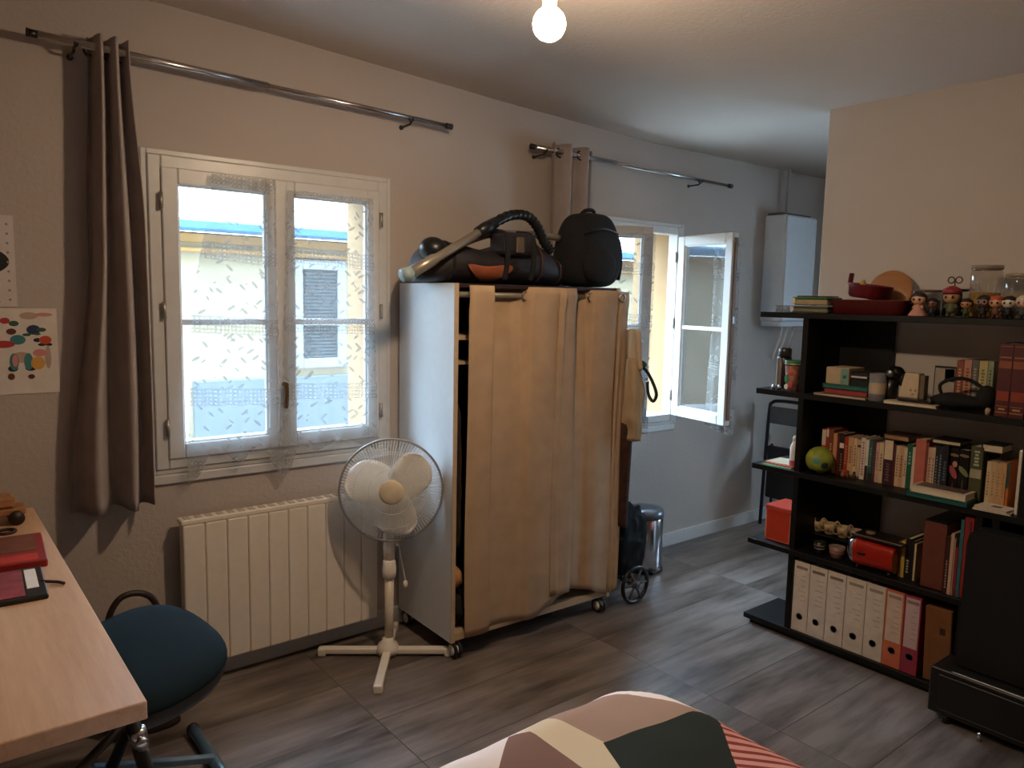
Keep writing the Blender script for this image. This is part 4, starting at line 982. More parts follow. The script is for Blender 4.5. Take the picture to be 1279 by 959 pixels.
# books lying on top of the row and in front of it
ytop = Yp(1118, 545, 3.2)
flat_book('brown book lying on top of the third shelf row', 3.145, 3.26, Yp(1136, 548, 3.15)-.0, Yp(1104, 545, 3.15), T[2]+.1865, .022, '#33231c', 'books lying on the row', pagecol='#a57c55')
flat_book('black book lying over the dark spines', 3.14, 3.25, Yp(1200, 553, 3.14), Yp(1164, 552, 3.14), T[2]+.2005, .018, '#191517', 'books lying on the row')
flat_book('dark green book lying over the pale paperbacks', 3.12, 3.22, Yp(1253, 562, 3.12), Yp(1226, 558, 3.12), T[2]+.2005, .030, '#141a14', 'books lying on the row')
ya, yb = Yp(1131, 632, 3.02), Yp(1206, 650, 3.02)
flat_book('teal green book lying flat on the edge of the third shelf', 3.022, 3.118, yb, ya, T[2], .018, '#1d5a55', pagecol='#1d5a55')
flat_book('white book with dark leafy cover lying on the teal green book', 3.026, 3.117, Yp(1208, 630, 3.03)+.005, Yp(1138, 612, 3.03), T[2]+.019, .026, '#d3c3b0', pic=mat('leafy_print', '#5b4a3c', .4, var=.6, vs=60), picbox=(.12, .97, .06, .94))
flat_book('white magazine lying on the right of the third shelf', 3.026, 3.11, Yp(1260, 652, 3.03), Yp(1214, 640, 3.03), T[2], .007, '#d5cabc', rz=math.radians(4))
flat_book('white magazine with small dark print lying on the other magazine', 3.030, 3.112, Yp(1258, 647, 3.03), Yp(1217, 636, 3.03), T[2]+.0075, .007, '#d8cdbf', rz=math.radians(-3), pic=cm('#4a3a33', .5), picbox=(.35, .65, .3, .6))
# ball
bl = thing('ball', 'green and yellow patterned ball before the first books of the third shelf', 'ball', (3.095, 1.70, T[2]))
rb_ = .0585; cb_ = Vector((3.092, (Yp(1007, 580, 3.09)+Yp(1040, 580, 3.09))/2, T[2]+rb_+.0005))
b = MB(); b.ball(cb_, rb_, u=32, v=20); obj('body', b, mat('lime_ball', '#8f9a35', .55, var=.25, vs=25), bl)
for d, c in (((-.9, -.25, .1), '#4f8a78'), ((-.6, -.75, -.25), '#1f4a3a'), ((-.8, .35, .5), '#a8a848'), ((-.55, .1, -.8), '#2c3a24')):
    d = Vector(d).normalized(); M = frame_M(cb_, d.orthogonal(), d); b = MB(); b.lathe([(0, rb_*1.006), (.012, rb_*.985), (.016, rb_*.955)], M, 18, cap=False); obj('patch', b, cm(c, .5), bl)
# small things before the books
for k, (px, c, lab) in enumerate(((1052, '#b0643a', 'small orange figurine before the books right of the green ball'), (1058, '#7a3a30', 'small dark red figurine before the books, right of the orange one'), (1066, '#4a4032', 'small dark stone before the cream paperbacks'))):
    y = Yp(px, 600, 3.105); b = MB(); b.ball((3.105, y, T[2]+.0125), (.008, .009, .012), u=14, v=10); b.ball((3.105, y, T[2]+.028), .006, u=12, v=8); tag(obj('trinket', b, cm(c, .5)), lab, 'trinket', 'trinkets before the books')

# ---- overhang of the third shelf: leaflets and a small white bottle
yo = Yp(975, 575, 3.1)
for k, (c, dx, r, lab) in enumerate((('#5f9a6a', 0, .25, 'green leaflet on the left overhang of the third shelf'), ('#c9463c', .02, -.12, 'red leaflet over the green one on the left overhang'), ('#d9cdb0', .05, .1, 'cream leaflet on top of the red leaflet by the white bottle'))):
    slab('leaflet', lab, 'leaflet', (3.045+dx, 1.815+.006*k, T[2]+.0005+.0022*k), r*.4, .13, .145, .002, cm(c, .6), 'leaflets on the overhang')
by_ = Yp(992, 560, 3.10)
bt = thing('bottle', 'small white spray bottle with pink base on the left overhang', 'bottle', (3.10, by_, T[2]))
b = MB(); b.lathe([(.016, .0), (.0175, .004), (.0175, .085), (.012, .1), (.008, .104), (.008, .112)], Matrix.Translation((3.10, by_, T[2]+.008)), 20); obj('body', b, PLASTIC_W, bt)
b = MB(); b.lathe([(.0178, .003), (.0178, .026)], Matrix.Translation((3.10, by_, T[2]+.008)), 20, cap=False); obj('pink_label', b, cm('#b5586a', .5), bt)
b = MB(); b.lathe([(.007, .112), (.008, .13), (.004, .134), (.004, .138), (0, .1385)], Matrix.Translation((3.10, by_, T[2]+.008)), 14); obj('cap', b, PLASTIC_W, bt)

# ---- second shelf
def Y2(px, py=500, X=3.08): return Yp(px, py, X)
y = Y2(976, 470, 3.12); th = thing('thermos', 'black thermos flask on the left overhang of the second shelf', 'flask', (3.14, y, T[1]))
TM = Matrix.Translation((3.14, y, T[1]+.0005)); b = MB(); b.lathe([(.031, 0), (.033, .004), (.033, .135), (.027, .147)], TM, 28); obj('body', b, mat('black_flask', '#161214', .3), th)
b = MB(); b.lathe([(.027, .147), (.029, .15), (.029, .178), (.025, .183)], TM, 28); obj('lid', b, mat('flask_lid', '#2f2a28', .35), th)
b = MB(); b.box(3.104, 3.109, y-.006, y+.016, T[1]+.01, T[1]+.14, .002); obj('bright_edge', b, CHROME, th)
y = Y2(993, 475, 3.06); y += .016; tb_ = thing('tumbler', 'white paper cup with red and green print and green rim', 'cup', (3.075, y, T[1]))
CMx = Matrix.Translation((3.07, y, T[1]+.0005)); b = MB(); b.lathe([(.026, 0), (.036, .118), (.038, .121), (.0365, .123), (.025, .004)], CMx, 28); obj('body', b, mat('cup_print', '#c98a78', .5, var=.5, vs=45), tb_)
b = MB(); b.lathe([(.0355, .112), (.0378, .135), (.0365, .136), (.034, .113)], CMx, 28); obj('green_rim', b, cm('#2f7a4a', .45), tb_)
for (dy, dz, rz_, c) in ((.012, .055, .02, '#3f8a52'), (-.008, .03, .016, '#b5443c'), (-.01, .085, .014, '#c2503f'), (.012, .02, .012, '#e0d8cc')):
    b = MB(); b.ball((3.07-.0325, y+dy, T[1]+dz), (.0018, .010, rz_), u=14, v=8); obj('printed_spot', b, cm(c, .5), tb_)
for k, (px, lab) in enumerate(((966, 'tiny chrome salt shaker at the tip of the second shelf'), (973, 'tiny chrome salt shaker just left of the paper cup'))):
    y = Y2(px, 487, 3.055); b = MB(); b.lathe([(.008, 0), (.009, .012), (.006, .02), (.003, .024), (0, .0245)], Matrix.Translation((3.055, y, T[1]+.0003)), 14); tag(obj('salt_shaker', b, CHROME), lab, 'shaker', 'chrome shakers')
# stack of boxes and books
yL, yR = Y2(1030, 490), Y2(1085, 500)
flat_book('loose pale papers at the bottom of the second shelf stack', 3.045, 3.25, yR-.004, yL+.03, T[1], .007, '#b09a8c', 'second shelf stack', name='papers', cat='papers')
flat_book('brown book with red end under the teal one', 3.07, 3.26, yR+.003, yL, T[1]+.008, .024, '#4a2f20', 'second shelf stack', pagecol='#9a3a3c')
flat_book('teal book in the second shelf stack', 3.065, 3.25, yR, yL+.004, T[1]+.0325, .018, '#2a5c55', 'second shelf stack', pagecol='#2f6a66')
ym = Y2(1062, 470)
box_thing('box', 'pale cardboard box with teal side on the teal book', 'box', 3.07, 3.2, ym+.001, yL-.006, T[1]+.0512, T[1]+.122, cm('#b5a184', .7), None, .002, (('teal_label', (3.0693, 3.07, ym+.003, ym+.036, T[1]+.055, T[1]+.118), cm('#71968c', .6)), ('printed_mark', (3.0688, 3.0693, ym+.012, ym+.026, T[1]+.078, T[1]+.092), cm('#37564f', .6))))
flat_book('dark green box with white stripe beside the pale cardboard box', 3.075, 3.22, yR+.004, ym-.003, T[1]+.0512, .028, '#1a2522', 'second shelf stack', pagecol='#1a2522')
box_thing('box', 'black flat box with white lettering strip above the dark green box', 'box', 3.075, 3.22, yR+.006, ym-.003, T[1]+.080, T[1]+.108, cm('#1b1a1c', .5), None, .002, (('white_strip', (3.0743, 3.075, yR+.012, ym-.006, T[1]+.086, T[1]+.093), cm('#c9c2ba', .5)),))
y = Y2(1095, 490, 3.07); cu = thing('candle', 'grey and cream jar candle right of the book stack', 'candle', (3.075, y, T[1]))
b = MB(); b.lathe([(.030, 0), (.032, .003), (.033, .112), (.030, .112), (.029, .096), (0, .096)], Matrix.Translation((3.075, y, T[1]+.0005)), 28); obj('jar', b, cm('#77767a', .4), cu)
b = MB(); b.lathe([(.0328, .03), (.0333, .075)], Matrix.Translation((3.075, y, T[1]+.0005)), 28, cap=False); obj('cream_label', b, cm('#b8a288', .6), cu)
# black hairdryer-like shape, white fold-out box, tray and papers
y = Y2(1117, 478, 3.12); hd_ = thing('black_ornament', 'black rounded upright ornament between the jar candle and the white tapered box', 'ornament', (3.12, y, T[1]))
b = MB(); b.ball((3.12, y-.004, T[1]+.115), (.032, .034, .030)); obj('head', b, BLACKPLAST, hd_)
b = MB(); b.lathe([(0, .034), (.012, .034), (.016, .028), (.018, .02)], frame_M((3.10, y, T[1]+.115), (0, 1, 0), (-1, -.35, .1)), 18); obj('grey_disc', b, STEEL, hd_)
b = MB(); b.tube([(3.12, y+.004, T[1]+.10), (3.115, y+.012, T[1]+.05), (3.11, y+.014, T[1]+.004)], [.030, .026, .032], 18); obj('stand', b, BLACKPLAST, hd_)
b = MB(); b.ball((3.125, y-.030, T[1]+.095), (.02, .018, .032)); obj('grip', b, BLACKPLAST, hd_)
flat_book('loose white papers lying under the black tray', 3.035, 3.2, Y2(1168, 512, 3.04), Y2(1103, 503, 3.04)-.002, T[1], .012, '#c9b8a2', name='papers', cat='papers', rz=math.radians(2))
b = MB(); b.box(3.05, 3.19, Y2(1165, 495, 3.06), Y2(1122, 490, 3.06), T[1]+.0135, T[1]+.024, .004); tag(obj('tray', b, BLACKPLAST), 'black flat tray lying on the white papers', 'tray')
yb0, yb1 = Y2(1150, 480, 3.12), Y2(1127, 480, 3.12)
b = MB(); b.prism([(yb0, 0), (yb1+.004, 0), (yb1-.016, .098), (yb0-.0, .098)], .05, Matrix(((0, 0, 1, 3.10), (1, 0, 0, 0), (0, 1, 0, T[1]+.0245), (0, 0, 0, 1))), .002)
wb = obj('gift_box', b, cm('#c9b598', .7)); tag(wb, 'white tapered gift box with small embossed marks on the black tray', 'box'); ORIG[wb] = Matrix()
b = MB()
for dy in (.010, .028): b.ball((3.0995, yb0+dy, T[1]+.055), (.0012, .004, .005), u=12, v=8)
b.ball((3.0995, yb0+.019, T[1]+.04), (.0012, .006, .003), u=12, v=8); obj('embossed_face', b, cm('#a08563', .7), wb)
b = MB(); b.box(3.11, 3.145, yb0-.018, yb0-.001, T[1]+.0245, T[1]+.115); obj('side_flap', b, cm('#6d5f4c', .7), wb)
def cover2(label, p0, p1, z1, col, parts_, xf=3.17, th_=.016, lean=0):
    ya, yb = Y2(p1, 490, xf), Y2(p0, 490, xf)
    return box_thing('book', label, 'book', xf, xf+th_, ya, yb, T[1]+.0005, z1, cm(col, .5), None, .001, [(n, (xf-.0007, xf, ya+(yb-ya)*q[0], ya+(yb-ya)*q[1], T[1]+(z1-T[1])*q[2], T[1]+(z1-T[1])*q[3]), cm(c, .5)) for n, q, c in parts_])
cover2('pale book facing out with black edge behind the dark cloth bag', 1165, 1192, T[1]+.155, '#1d1a1a', (('pale_cover', (.03, .95, .0, .95), '#a79a8c'), ('dark_corner', (.05, .5, .62, .94), '#2f3a40')))
for p0, p1, h, col, lab, ti in ((1193, 1202, .182, '#8a4a36', 'rust book with red edge behind the strap of the dark bag', '#c99a80'), (1202.3, 1212, .186, '#b8826a', 'salmon paperback behind the dark bag', '#8a3f34'), (1212.3, 1221, .188, '#5f5e58', 'grey book behind the dark bag', '#a5a096'), (1221.3, 1232, .186, '#c0ad72', 'pale yellow book behind the dark bag', '#6d7a58'), (1232.3, 1239.5, .186, '#8f9a7c', 'pale green book left of the red volumes', '#54563f')):
    ya, yb = Y2(p1, 480, 3.17), Y2(p0, 480, 3.17); book(lab, ya, yb, T[1], h, col, .14, 3.17, 'books behind the dark bag', title=(.2, .85, ti))
REDV = [(1240.5, 1257.8, 'dark red gold-banded volume, left of the pair at the right edge'), (1258.2, 1277.5, 'dark red gold-banded volume, right of the pair at the right edge')]
for p0, p1, lab in REDV:
    ya, yb = Y2(p1, 528, 3.045), Y2(p0, 526, 3.045)
    o = book(lab, ya, yb, T[1], .262, '#4f1413', .20, 3.045, 'dark red volumes', band=(.66, .76), bandcol='#8a4a2c')
    for q in ((.05, .07), (.14, .15), (.22, .35), (.80, .82), (.955, .965)):
        w_ = yb-ya; b = MB(); b.box(3.0442, 3.0449, ya+.004, yb-.004, T[1]+.262*q[0], T[1]+.262*q[1]); obj('gilt_band', b, cm('#8c3a24' if q[1]-q[0] > .1 else '#9a6236', .4), o)
    b = MB(); b.box(3.0440, 3.0446, ya+.012, yb-.012, T[1]+.262*.095, T[1]+.262*.118); obj('printed_number', b, cm('#b09070', .4), o)
# dark cloth bag with ring handle
ybag = Y2(1200, 505, 3.09); kb = thing('pouch', 'black cloth pouch with round strap lying on the second shelf', 'pouch', (3.09, ybag, T[1]))
b = MB(); b.ball((3.095, ybag, T[1]+.034), (.052, .112, .028), fn=lambda p: Vector((p.x, p.y, p.z*(1+.15*math.sin(4*p.y))))); obj('body', b, BLACKCLOTH, kb)
b = MB(); b.tube(curve_pts([(3.075, ybag+.062, T[1]+.05), (3.075, ybag+.072, T[1]+.09), (3.08, ybag+.03, T[1]+.117), (3.085, ybag-.02, T[1]+.118), (3.09, ybag-.07, T[1]+.09), (3.09, ybag-.10, T[1]+.045)]), .0065, 8); obj('strap', b, BLACKCLOTH, kb)
b = MB(); b.ball((3.09, ybag-.085, T[1]+.058), (.035, .035, .045)); obj('pocket', b, BLACKCLOTH, kb)
y = Y2(1234, 514, 3.05); b = MB(); b.lathe([(.009, 0), (.010, .02), (.006, .026), (0, .027)], Matrix.Translation((3.045, y-.002, T[1]+.0005)), 14); tag(obj('stopper', b, cm('#9a8266', .5)), 'small cream stopper beside the left red volume', 'stopper')

# ---- top shelf
def Y1(px, py=390, X=3.08): return Yp(px, py, X)
for k, (px, lab) in enumerate(((972, 'small clear glass nearest the tip of the top shelf'), (978, 'small clear glass, second from the tip of the top shelf'), (984, 'small clear glass left of the green lidded boxes'))):
    y = Y1(px, 387, 3.10); b = MB(); b.lathe([(.011, 0), (.0125, .030), (.0115, .030), (.0095, .003), (0, .003)], Matrix.Translation((3.10, y, T[0]+.0005)), 18); tag(obj('glass', b, JARGLASS), lab, 'glass', 'small glasses at the top shelf tip')
ya, yb = Y1(1035, 386, 3.07), Y1(990, 386, 3.07)
for k, (c1, c2, z0, h, i0, lab) in enumerate((('#7d7a64', '#5d6a5c', 0, .031, 0, 'clear food box with grey lid, lower of the two on the top shelf'), ('#b09a7c', '#2e7a4c', .0325, .036, .006, 'clear food box with green lid, upper of the two on the top shelf'))):
    o = box_thing('food_box', lab, 'food box', 3.06, 3.18, ya+i0, yb-i0, T[0]+z0+.0006, T[0]+z0+h-.009, cm(c1, .35), 'food boxes on the top shelf', .006)
    b = MB(); b.box(3.056, 3.184, ya+i0-.003, yb-i0+.003, T[0]+z0+h-.009, T[0]+z0+h, .003); obj('lid', b, cm(c2, .35), o)
    b = MB(); b.box(3.054, 3.058, yb-i0-.012, yb-i0+.004, T[0]+z0+.008, T[0]+z0+h-.004, .001); obj('clip', b, PLASTIC_W, o)
slab('notebook', 'thin red notebook lying on the green lidded food box', 'notebook', (3.065, ya+.012, T[0]+.0692), 0, .11, yb-ya-.03, .005, cm('#8a2a26', .45))
ya, yb = Y1(1129, 392, 3.06), Y1(1036, 390, 3.06)
RC = mat('oxblood_enamel', '#4f1210', .35, var=.08)
ct = thing('baking_dish', 'wide dark red baking dish on the top shelf', 'dish', (3.13, (ya+yb)/2, T[0]))
b = MB(); w_ = yb-ya
def dish(u, v):
    a = 2*PI*u; r = (abs(math.cos(a))**8+abs(math.sin(a))**8)**(-1/8)
    P = [(.90, 0), (.96, .004), (1.0, .055), (1.02, .058), (1.0, .060), (.97, .056), (.90, .008), (0, .008)][min(7, int(v*7+.01))]
    return Vector((3.135+.085*r*P[0]*math.cos(a), (ya+yb)/2+w_/2*r*P[0]*math.sin(a), T[0]+.0006+P[1]))
b.sheet(dish, 60, 7, wrap=True); bmesh.ops.remove_doubles(b.b, verts=b.b.verts, dist=1e-5); obj('body', b, RC, ct)
for s in (-1, 1):
    b = MB(); b.box(3.10, 3.17, (ya+yb)/2+s*w_/2-.004, (ya+yb)/2+s*w_/2+.016*s+.004 if s > 0 else (ya+yb)/2-w_/2+.004, T[0]+.045, T[0]+.056, .003) if s > 0 else b.box(3.10, 3.17, (ya+yb)/2-w_/2-.012, (ya+yb)/2-w_/2+.004, T[0]+.045, T[0]+.056, .003)
    obj('handle', b, RC, ct)
yp = (Y1(1056, 370, 3.12)+Y1(1108, 374, 3.12))/2
pn = thing('saucepan', 'burgundy saucepan tilted in the baking dish', 'saucepan', (3.14, yp, T[0]+.06))
PM = Matrix.Translation((3.14, yp, T[0]+.0555)) @ Matrix.Rotation(math.radians(7), 4, 'X')
b = MB(); b.lathe([(.072, 0), (.080, .006), (.086, .054), (.088, .056), (.084, .056), (.078, .010), (0, .008)], PM @ Matrix.Translation((0, 0, .012)), 40); obj('body', b, mat('burgundy_enamel', '#6a1a20', .3, var=.08), pn)
b = MB(); b.box(-.02, .01, .082, .094, .05, .095, .004, PM @ Matrix.Translation((0, 0, .012))); obj('handle', b, mat('burgundy_enamel', '#6a1a20'), pn)
b = MB(); b.ball(PM @ Vector((-.03, .02, .076)), .010, u=14, v=8); b.ball(PM @ Vector((-.03, .02, .066)), .012, u=14, v=8); tag(obj('yellow_trinket', b, cm('#c29a40', .5)), 'small yellow trinket showing above the burgundy saucepan', 'trinket')
yd = (Y1(1084, 360, 3.26)+Y1(1140, 360, 3.26))/2; rd = abs(Y1(1084, 360, 3.26)-Y1(1140, 360, 3.26))/2
dM = frame_M((3.262, yd, T[0]+rd+.001), (0, 1, 0), (-1, 0, .26))
b = MB(); b.lathe([(0, -.008), (rd-.003, -.008), (rd, -.005), (rd, .005), (rd-.003, .008), (0, .008)], dM, 48); tag(obj('chopping_board', b, CORK), 'round wooden board leaning against the partition on the top shelf', 'board')
for f, n, rr in ((0, 0, 0),): pass
# glass jars
def jar(label, px0, px1, py, ztop, xf, content, lidc, ribs=False, fill=.5):
    ya, yb = Y1(px1, py, xf), Y1(px0, py, xf); r = (yb-ya)/2; yc = (ya+yb)/2; h = ztop-T[0]
    j = thing('glass_jar', label, 'jar', (xf, yc, T[0])); JM = Matrix.Translation((xf, yc, T[0]+.0006))
    b = MB(); b.lathe([(r*.9, 0), (r, .006), (r, h*.84), (r*.94, h*.9), (r*.94, h*.93)], JM, 36, cap=False); b.lathe([(0, .0), (r*.9, 0)], JM, 36, cap=False); obj('body', b, JARGLASS, j)
    b = MB(); b.lathe([(0, .003), (r*.86, .003), (r*.93, .008), (r*.93, h*fill), (0, h*fill*.94)], JM, 30); obj('contents', b, content, j)
    b = MB(); b.lathe([(r*.80, h*.90), (r*1.0, h*.925), (r*1.0, h*.985), (r*.95, h), (0, h)], JM, 36); obj('lid', b, lidc, j)
    return j
jar('low glass jar with dark lid behind the dolls', 1140, 1176, 370, T[0]+.105, 3.25, cm('#4a4438', .7), mat('clear_brown_lid', '#6a5a4c', .25), fill=.6)
jar('low glass jar with black lid under the wire heart', 1178, 1209, 370, T[0]+.108, 3.21, cm('#3a3a34', .7), BLACKPLAST, fill=.65)
jar('tall glass jar half full of yellow grain on the top shelf', 1213, 1252, 350, T[0]+.195, 3.17, mat('yellow_grain', '#a5803a', .8, var=.3, vs=120), mat('clear_lid', '#8d8074', .2), fill=.48)
jar('glass jar at the right edge of the top shelf', 1254, 1300, 360, T[0]+.165, 3.20, mat('pale_flour', '#b0a48a', .9), mat('pale_lid', '#9b8c70', .3), fill=.55)
y = Y1(1193, 352, 3.21); b = MB()
for s in (-1, 1): b.tube([(3.21, y+s*.014+.012*math.cos(a), T[0]+.143+.012*math.sin(a)) for a in [k*PI/10 for k in range(20)]], .0025, 6, closed=True)
b.cyl((3.21, y, T[0]+.109), (3.21, y, T[0]+.138), .0025, 6); b.cyl((3.21, y, T[0]+.1082), (3.21, y, T[0]+.111), .012, 14); tag(obj('wire_ornament', b, DARKMETAL), 'small wire heart ornament standing on the black jar lid', 'ornament')
# vinyl dolls: plain, big heads
def doll(label, px, s, skin, hair, body, hat=None, dress=False, glasses=False, base=398, xf=3.072):
    y = Yp(px, base-3, xf); d = thing('doll', label, 'doll', (xf, y, T[0]), 0, 'big-headed dolls on the top shelf')
    z = T[0]+.0006; hz = z+.062*s
    b = MB(); b.ball((xf, y, hz), (.021*s, .025*s, .021*s), u=20, v=14); obj('head', b, cm(skin, .45), d)
    b = MB(); b.ball((xf+.004*s, y, hz+.004*s), (.023*s, .0275*s, .0235*s), u=20, v=14)
    for v in [v for v in b.b.verts if v.co.x < xf-.006*s and v.co.z < hz+.009*s]: v.co.x = max(v.co.x, xf+.001)
    obj('hair', b, cm(hair, .5), d)
    if hat:
        b = MB(); b.lathe([(.027*s, .010*s), (.029*s, .012*s), (.022*s, .026*s), (.008*s, .034*s), (0, .035*s)], Matrix.Translation((xf, y, hz)), 20); obj('hat', b, cm(hat, .5), d)
    if dress:
        b = MB(); b.lathe([(.032*s, 0), (.033*s, .004*s), (.022*s, .02*s), (.011*s, .036*s), (.009*s, .046*s)], Matrix.Translation((xf, y, z)), 22); obj('dress', b, cm(body, .6), d)
    else:
        b = MB(); b.lathe([(.012*s, .014*s), (.014*s, .02*s), (.012*s, .036*s), (.009*s, .046*s)], Matrix.Translation((xf, y, z)), 18); obj('torso', b, cm(body, .6), d)
        for k in (-1, 1):
            b = MB(); b.tube([(xf, y+k*.007*s, z+.018*s), (xf, y+k*.008*s, z+.006*s)], .0055*s, 10); b.ball((xf-.002*s, y+k*.008*s, z+.005*s), (.008*s, .006*s, .005*s), u=10, v=8); obj('leg', b, cm(body, .6), d)
    for k in (-1, 1):
        b = MB(); b.tube([(xf, y+k*.011*s, z+.04*s), (xf-.004*s, y+k*.018*s, z+.028*s)], .0045*s, 8); obj('arm', b, cm(skin if dress else body, .5), d)
        b = MB(); b.ball((xf-.0200*s, y+k*.010*s, hz-.001*s), (.0025*s, .0042*s, .0048*s), u=10, v=8); obj('eye', b, cm('#17120f', .3), d)
    if glasses:
        for k in (-1, 1):
            b = MB(); b.tube([(xf-.0225*s, y+k*.010*s+.0075*s*math.cos(a), hz+.0075*s*math.sin(a)) for a in [q*PI/8 for q in range(16)]], .0012*s, 5, closed=True); obj('spectacles', b, cm('#c9b9a8', .4), d)
doll('doll with dark hair and spreading pink dress', 1146, 1.05, '#c99a78', '#2a1b16', '#c48a80', dress=True)
doll('small doll with black hair and dark clothes right of the pink dress', 1163, .80, '#8a5a4c', '#15131a', '#2a2430', xf=3.10)
doll('large doll with red cap and grey green clothes', 1187, 1.22, '#b58a62', '#4a3a2c', '#5a5a40', hat='#8a1f22', xf=3.10)
doll('doll with black hair holding out a green arm', 1206, .80, '#b5784c', '#1c1714', '#3c4a26')
doll('doll with dark hair and round pale spectacles', 1227, .95, '#6b4638', '#1d1513', '#241c1e', glasses=True)
doll('doll with bright red hair and brown clothes', 1243, .92, '#c99a74', '#b5463a', '#6a4028')
doll('doll with white face and black hood', 1259, .92, '#d6c8b6', '#141214', '#181618')
doll('doll with white hair at the right edge of the top shelf', 1277, .95, '#c9a58c', '#cfc4b4', '#3a4244')

# ---- fourth shelf
ob = (Yp(961, 672, 3.06), Yp(991, 684, 3.06))
o = box_thing('box', 'bright orange cube box on the left overhang of the fourth shelf', 'box', 3.075, 3.235, 1.818, 1.945, T[3]+.0006, T[3]+.142, mat('orange_card', '#c23a1c', .45, var=.05), None, .003)
b = MB(); b.box(3.072, 3.238, 1.815, 1.948, T[3]+.142, T[3]+.166, .003); obj('lid', b, mat('orange_lid', '#c2412c', .4, var=.05), o)
b = MB()
for (y_, z_) in ((1.82, .01), (1.94, .01)): b.box(3.0742, 3.0748, y_-.0012, y_+.0012, T[3]+z_, T[3]+.138)
b.box(3.0742, 3.0748, 1.82, 1.94, T[3]+.006, T[3]+.008); obj('pale_stitching', b, cm('#d99a80', .6), o)
# cups hung in a row on a rack
rk = thing('cup_rack', 'dark wire rack carrying the row of cups', 'rack', (3.22, 1.62, T[3]))
CXP = 3.222
ycs = [Yp(p, 655, CXP) for p in (1022, 1037, 1054, 1071)]
zc = at(1045, 669, 0, CXP).z
b = MB(); b.box(CXP-.045, CXP+.05, ycs[-1]-.03, ycs[0]+.03, zc-.006, zc-.001, .002); obj('platform', b, BLACKPLAST, rk)
for x in (CXP-.04, CXP+.045):
    for y_ in (ycs[-1]-.025, ycs[0]+.025): b = MB(); b.cyl((x, y_, T[3]), (x, y_, zc-.005), .004, 8); obj('leg', b, DARKMETAL, rk)
for k, (y_, c) in enumerate(zip(ycs, ('#c9b48e', '#c4ab82', '#c6b08a', '#b59a88'))):
    lab = ('cream cup with looped handle, leftmost in the row on the fourth shelf', 'cream cup, second in the row on the fourth shelf', 'cream cup, third in the row on the fourth shelf', 'cream cup with brown band, rightmost in the row on the fourth shelf')[k]
    q = thing('cup', lab, 'cup', (CXP, y_, zc), 0, 'cups on the fourth shelf'); QM = Matrix.Translation((CXP, y_, zc))
    b = MB(); b.lathe([(.018, 0), (.022, .004), (.029, .034), (.030, .050), (.0282, .050), (.025, .014), (0, .007)], QM, 24); obj('body', b, mat('cup_glaze_%d' % k, c, .35), q)
    b = MB(); b.tube(curve_pts([(CXP-.020, y_+.018, zc+.014), (CXP-.036, y_+.026, zc+.022), (CXP-.042, y_+.026, zc+.050), (CXP-.036, y_+.014, zc+.074), (CXP-.026, y_+.004, zc+.062), (CXP-.024, y_+.002, zc+.044)]), .0036, 8); obj('handle', b, mat('cup_glaze_%d' % k, c, .35), q)
    b = MB(); b.ball((CXP-.0275, y_-.006, zc+.024), (.002, .006, .006), u=10, v=8); obj('brown_motif', b, cm('#8a5236', .5), q)
for k, (px, lab, c) in enumerate(((1024, 'dark glass under the cup rack at the left', '#2a2724'), (1046, 'pale glass bowl with red lines under the cup rack', '#8a7468'))):
    y_ = Yp(px, 680, 3.10); r_ = .026+.008*k; g = thing('bowl', lab, 'bowl', (3.10, y_, T[3])); b = MB(); b.lathe([(r_*.6, 0), (r_*.7, .003), (r_, .05), (r_*.95, .05), (r_*.6, .006), (0, .005)], Matrix.Translation((3.10, y_, T[3]+.0006)), 24); obj('body', b, cm(c, .3), g)
    for zz in (.022, .036): b = MB(); b.tube([(3.10+(r_*.92-.004+zz*.1)*math.cos(a), y_+(r_*.92-.004+zz*.1)*math.sin(a), T[3]+zz) for a in [q*PI/14 for q in range(28)]], .0015, 5, closed=True); obj('painted_line', b, cm('#a8463c' if k else '#b5ada0', .4), g)
# red toaster with chrome end
ya, yb = Yp(1121, 705, 3.08), Yp(1058, 690, 3.08)
ts = thing('toaster', 'shiny red rounded toaster with chrome end on the fourth shelf', 'toaster', (3.12, (ya+yb)/2, T[3]))
RED = mat('red_enamel', '#a5200f', .2, var=.05)
def tst(k):
    def f(u, v):
        yy = yb-.045-(yb-.045-ya)*u if k == 0 else yb-.045+.045*u
        s = (1 if k == 0 else max(.02, (1-u**2.2))**.5); a = 2*PI*v
        c, sn = math.cos(a), math.sin(a); r = (abs(c)**3.2+abs(sn)**3.2)**(-1/3.2)
        return Vector((3.10+.066*r*c*s, yy, T[3]+.070+.062*r*sn*s*(1-.10*(u if k == 0 else 0))))
    return f
for k, m_, nm in ((0, RED, 'body'), (1, CHROME, 'chrome_end')):
    b = MB(); g_ = [[b.b.verts.new(tst(k)(i/14, j/36)) for j in range(36)] for i in range(15)]
    for i in range(14):
        for j in range(36):
            q = b.b.faces.new((g_[i][j], g_[i+1][j], g_[i+1][(j+1) % 36], g_[i][(j+1) % 36])); q.smooth = True
    b.b.faces.new(g_[0]); b.b.faces.new(g_[-1][::-1]); obj(nm, b, m_, ts)
b = MB(); b.box(3.029, 3.038, yb-.10, yb-.065, T[3]+.066, T[3]+.076, .003); obj('lever', b, BLACKPLAST, ts)
for dx in (-.045, .045):
    for yy in (ya+.02, yb-.06): b = MB(); b.cyl((3.10+dx, yy, T[3]), (3.10+dx, yy, T[3]+.015), .008, 12); obj('foot', b, BLACKPLAST, ts)
slab('tray', 'dark flat tray with pale rim resting on the red toaster', 'tray', (3.04, ya-.030, T[3]+.1335), 0, .13, yb-ya+.0, .008, mat('dark_tray', '#241a16', .4), parts=(('rim', (0, .003, 0, yb-ya, .008, .0125), cm('#7a6a5a', .4)),))
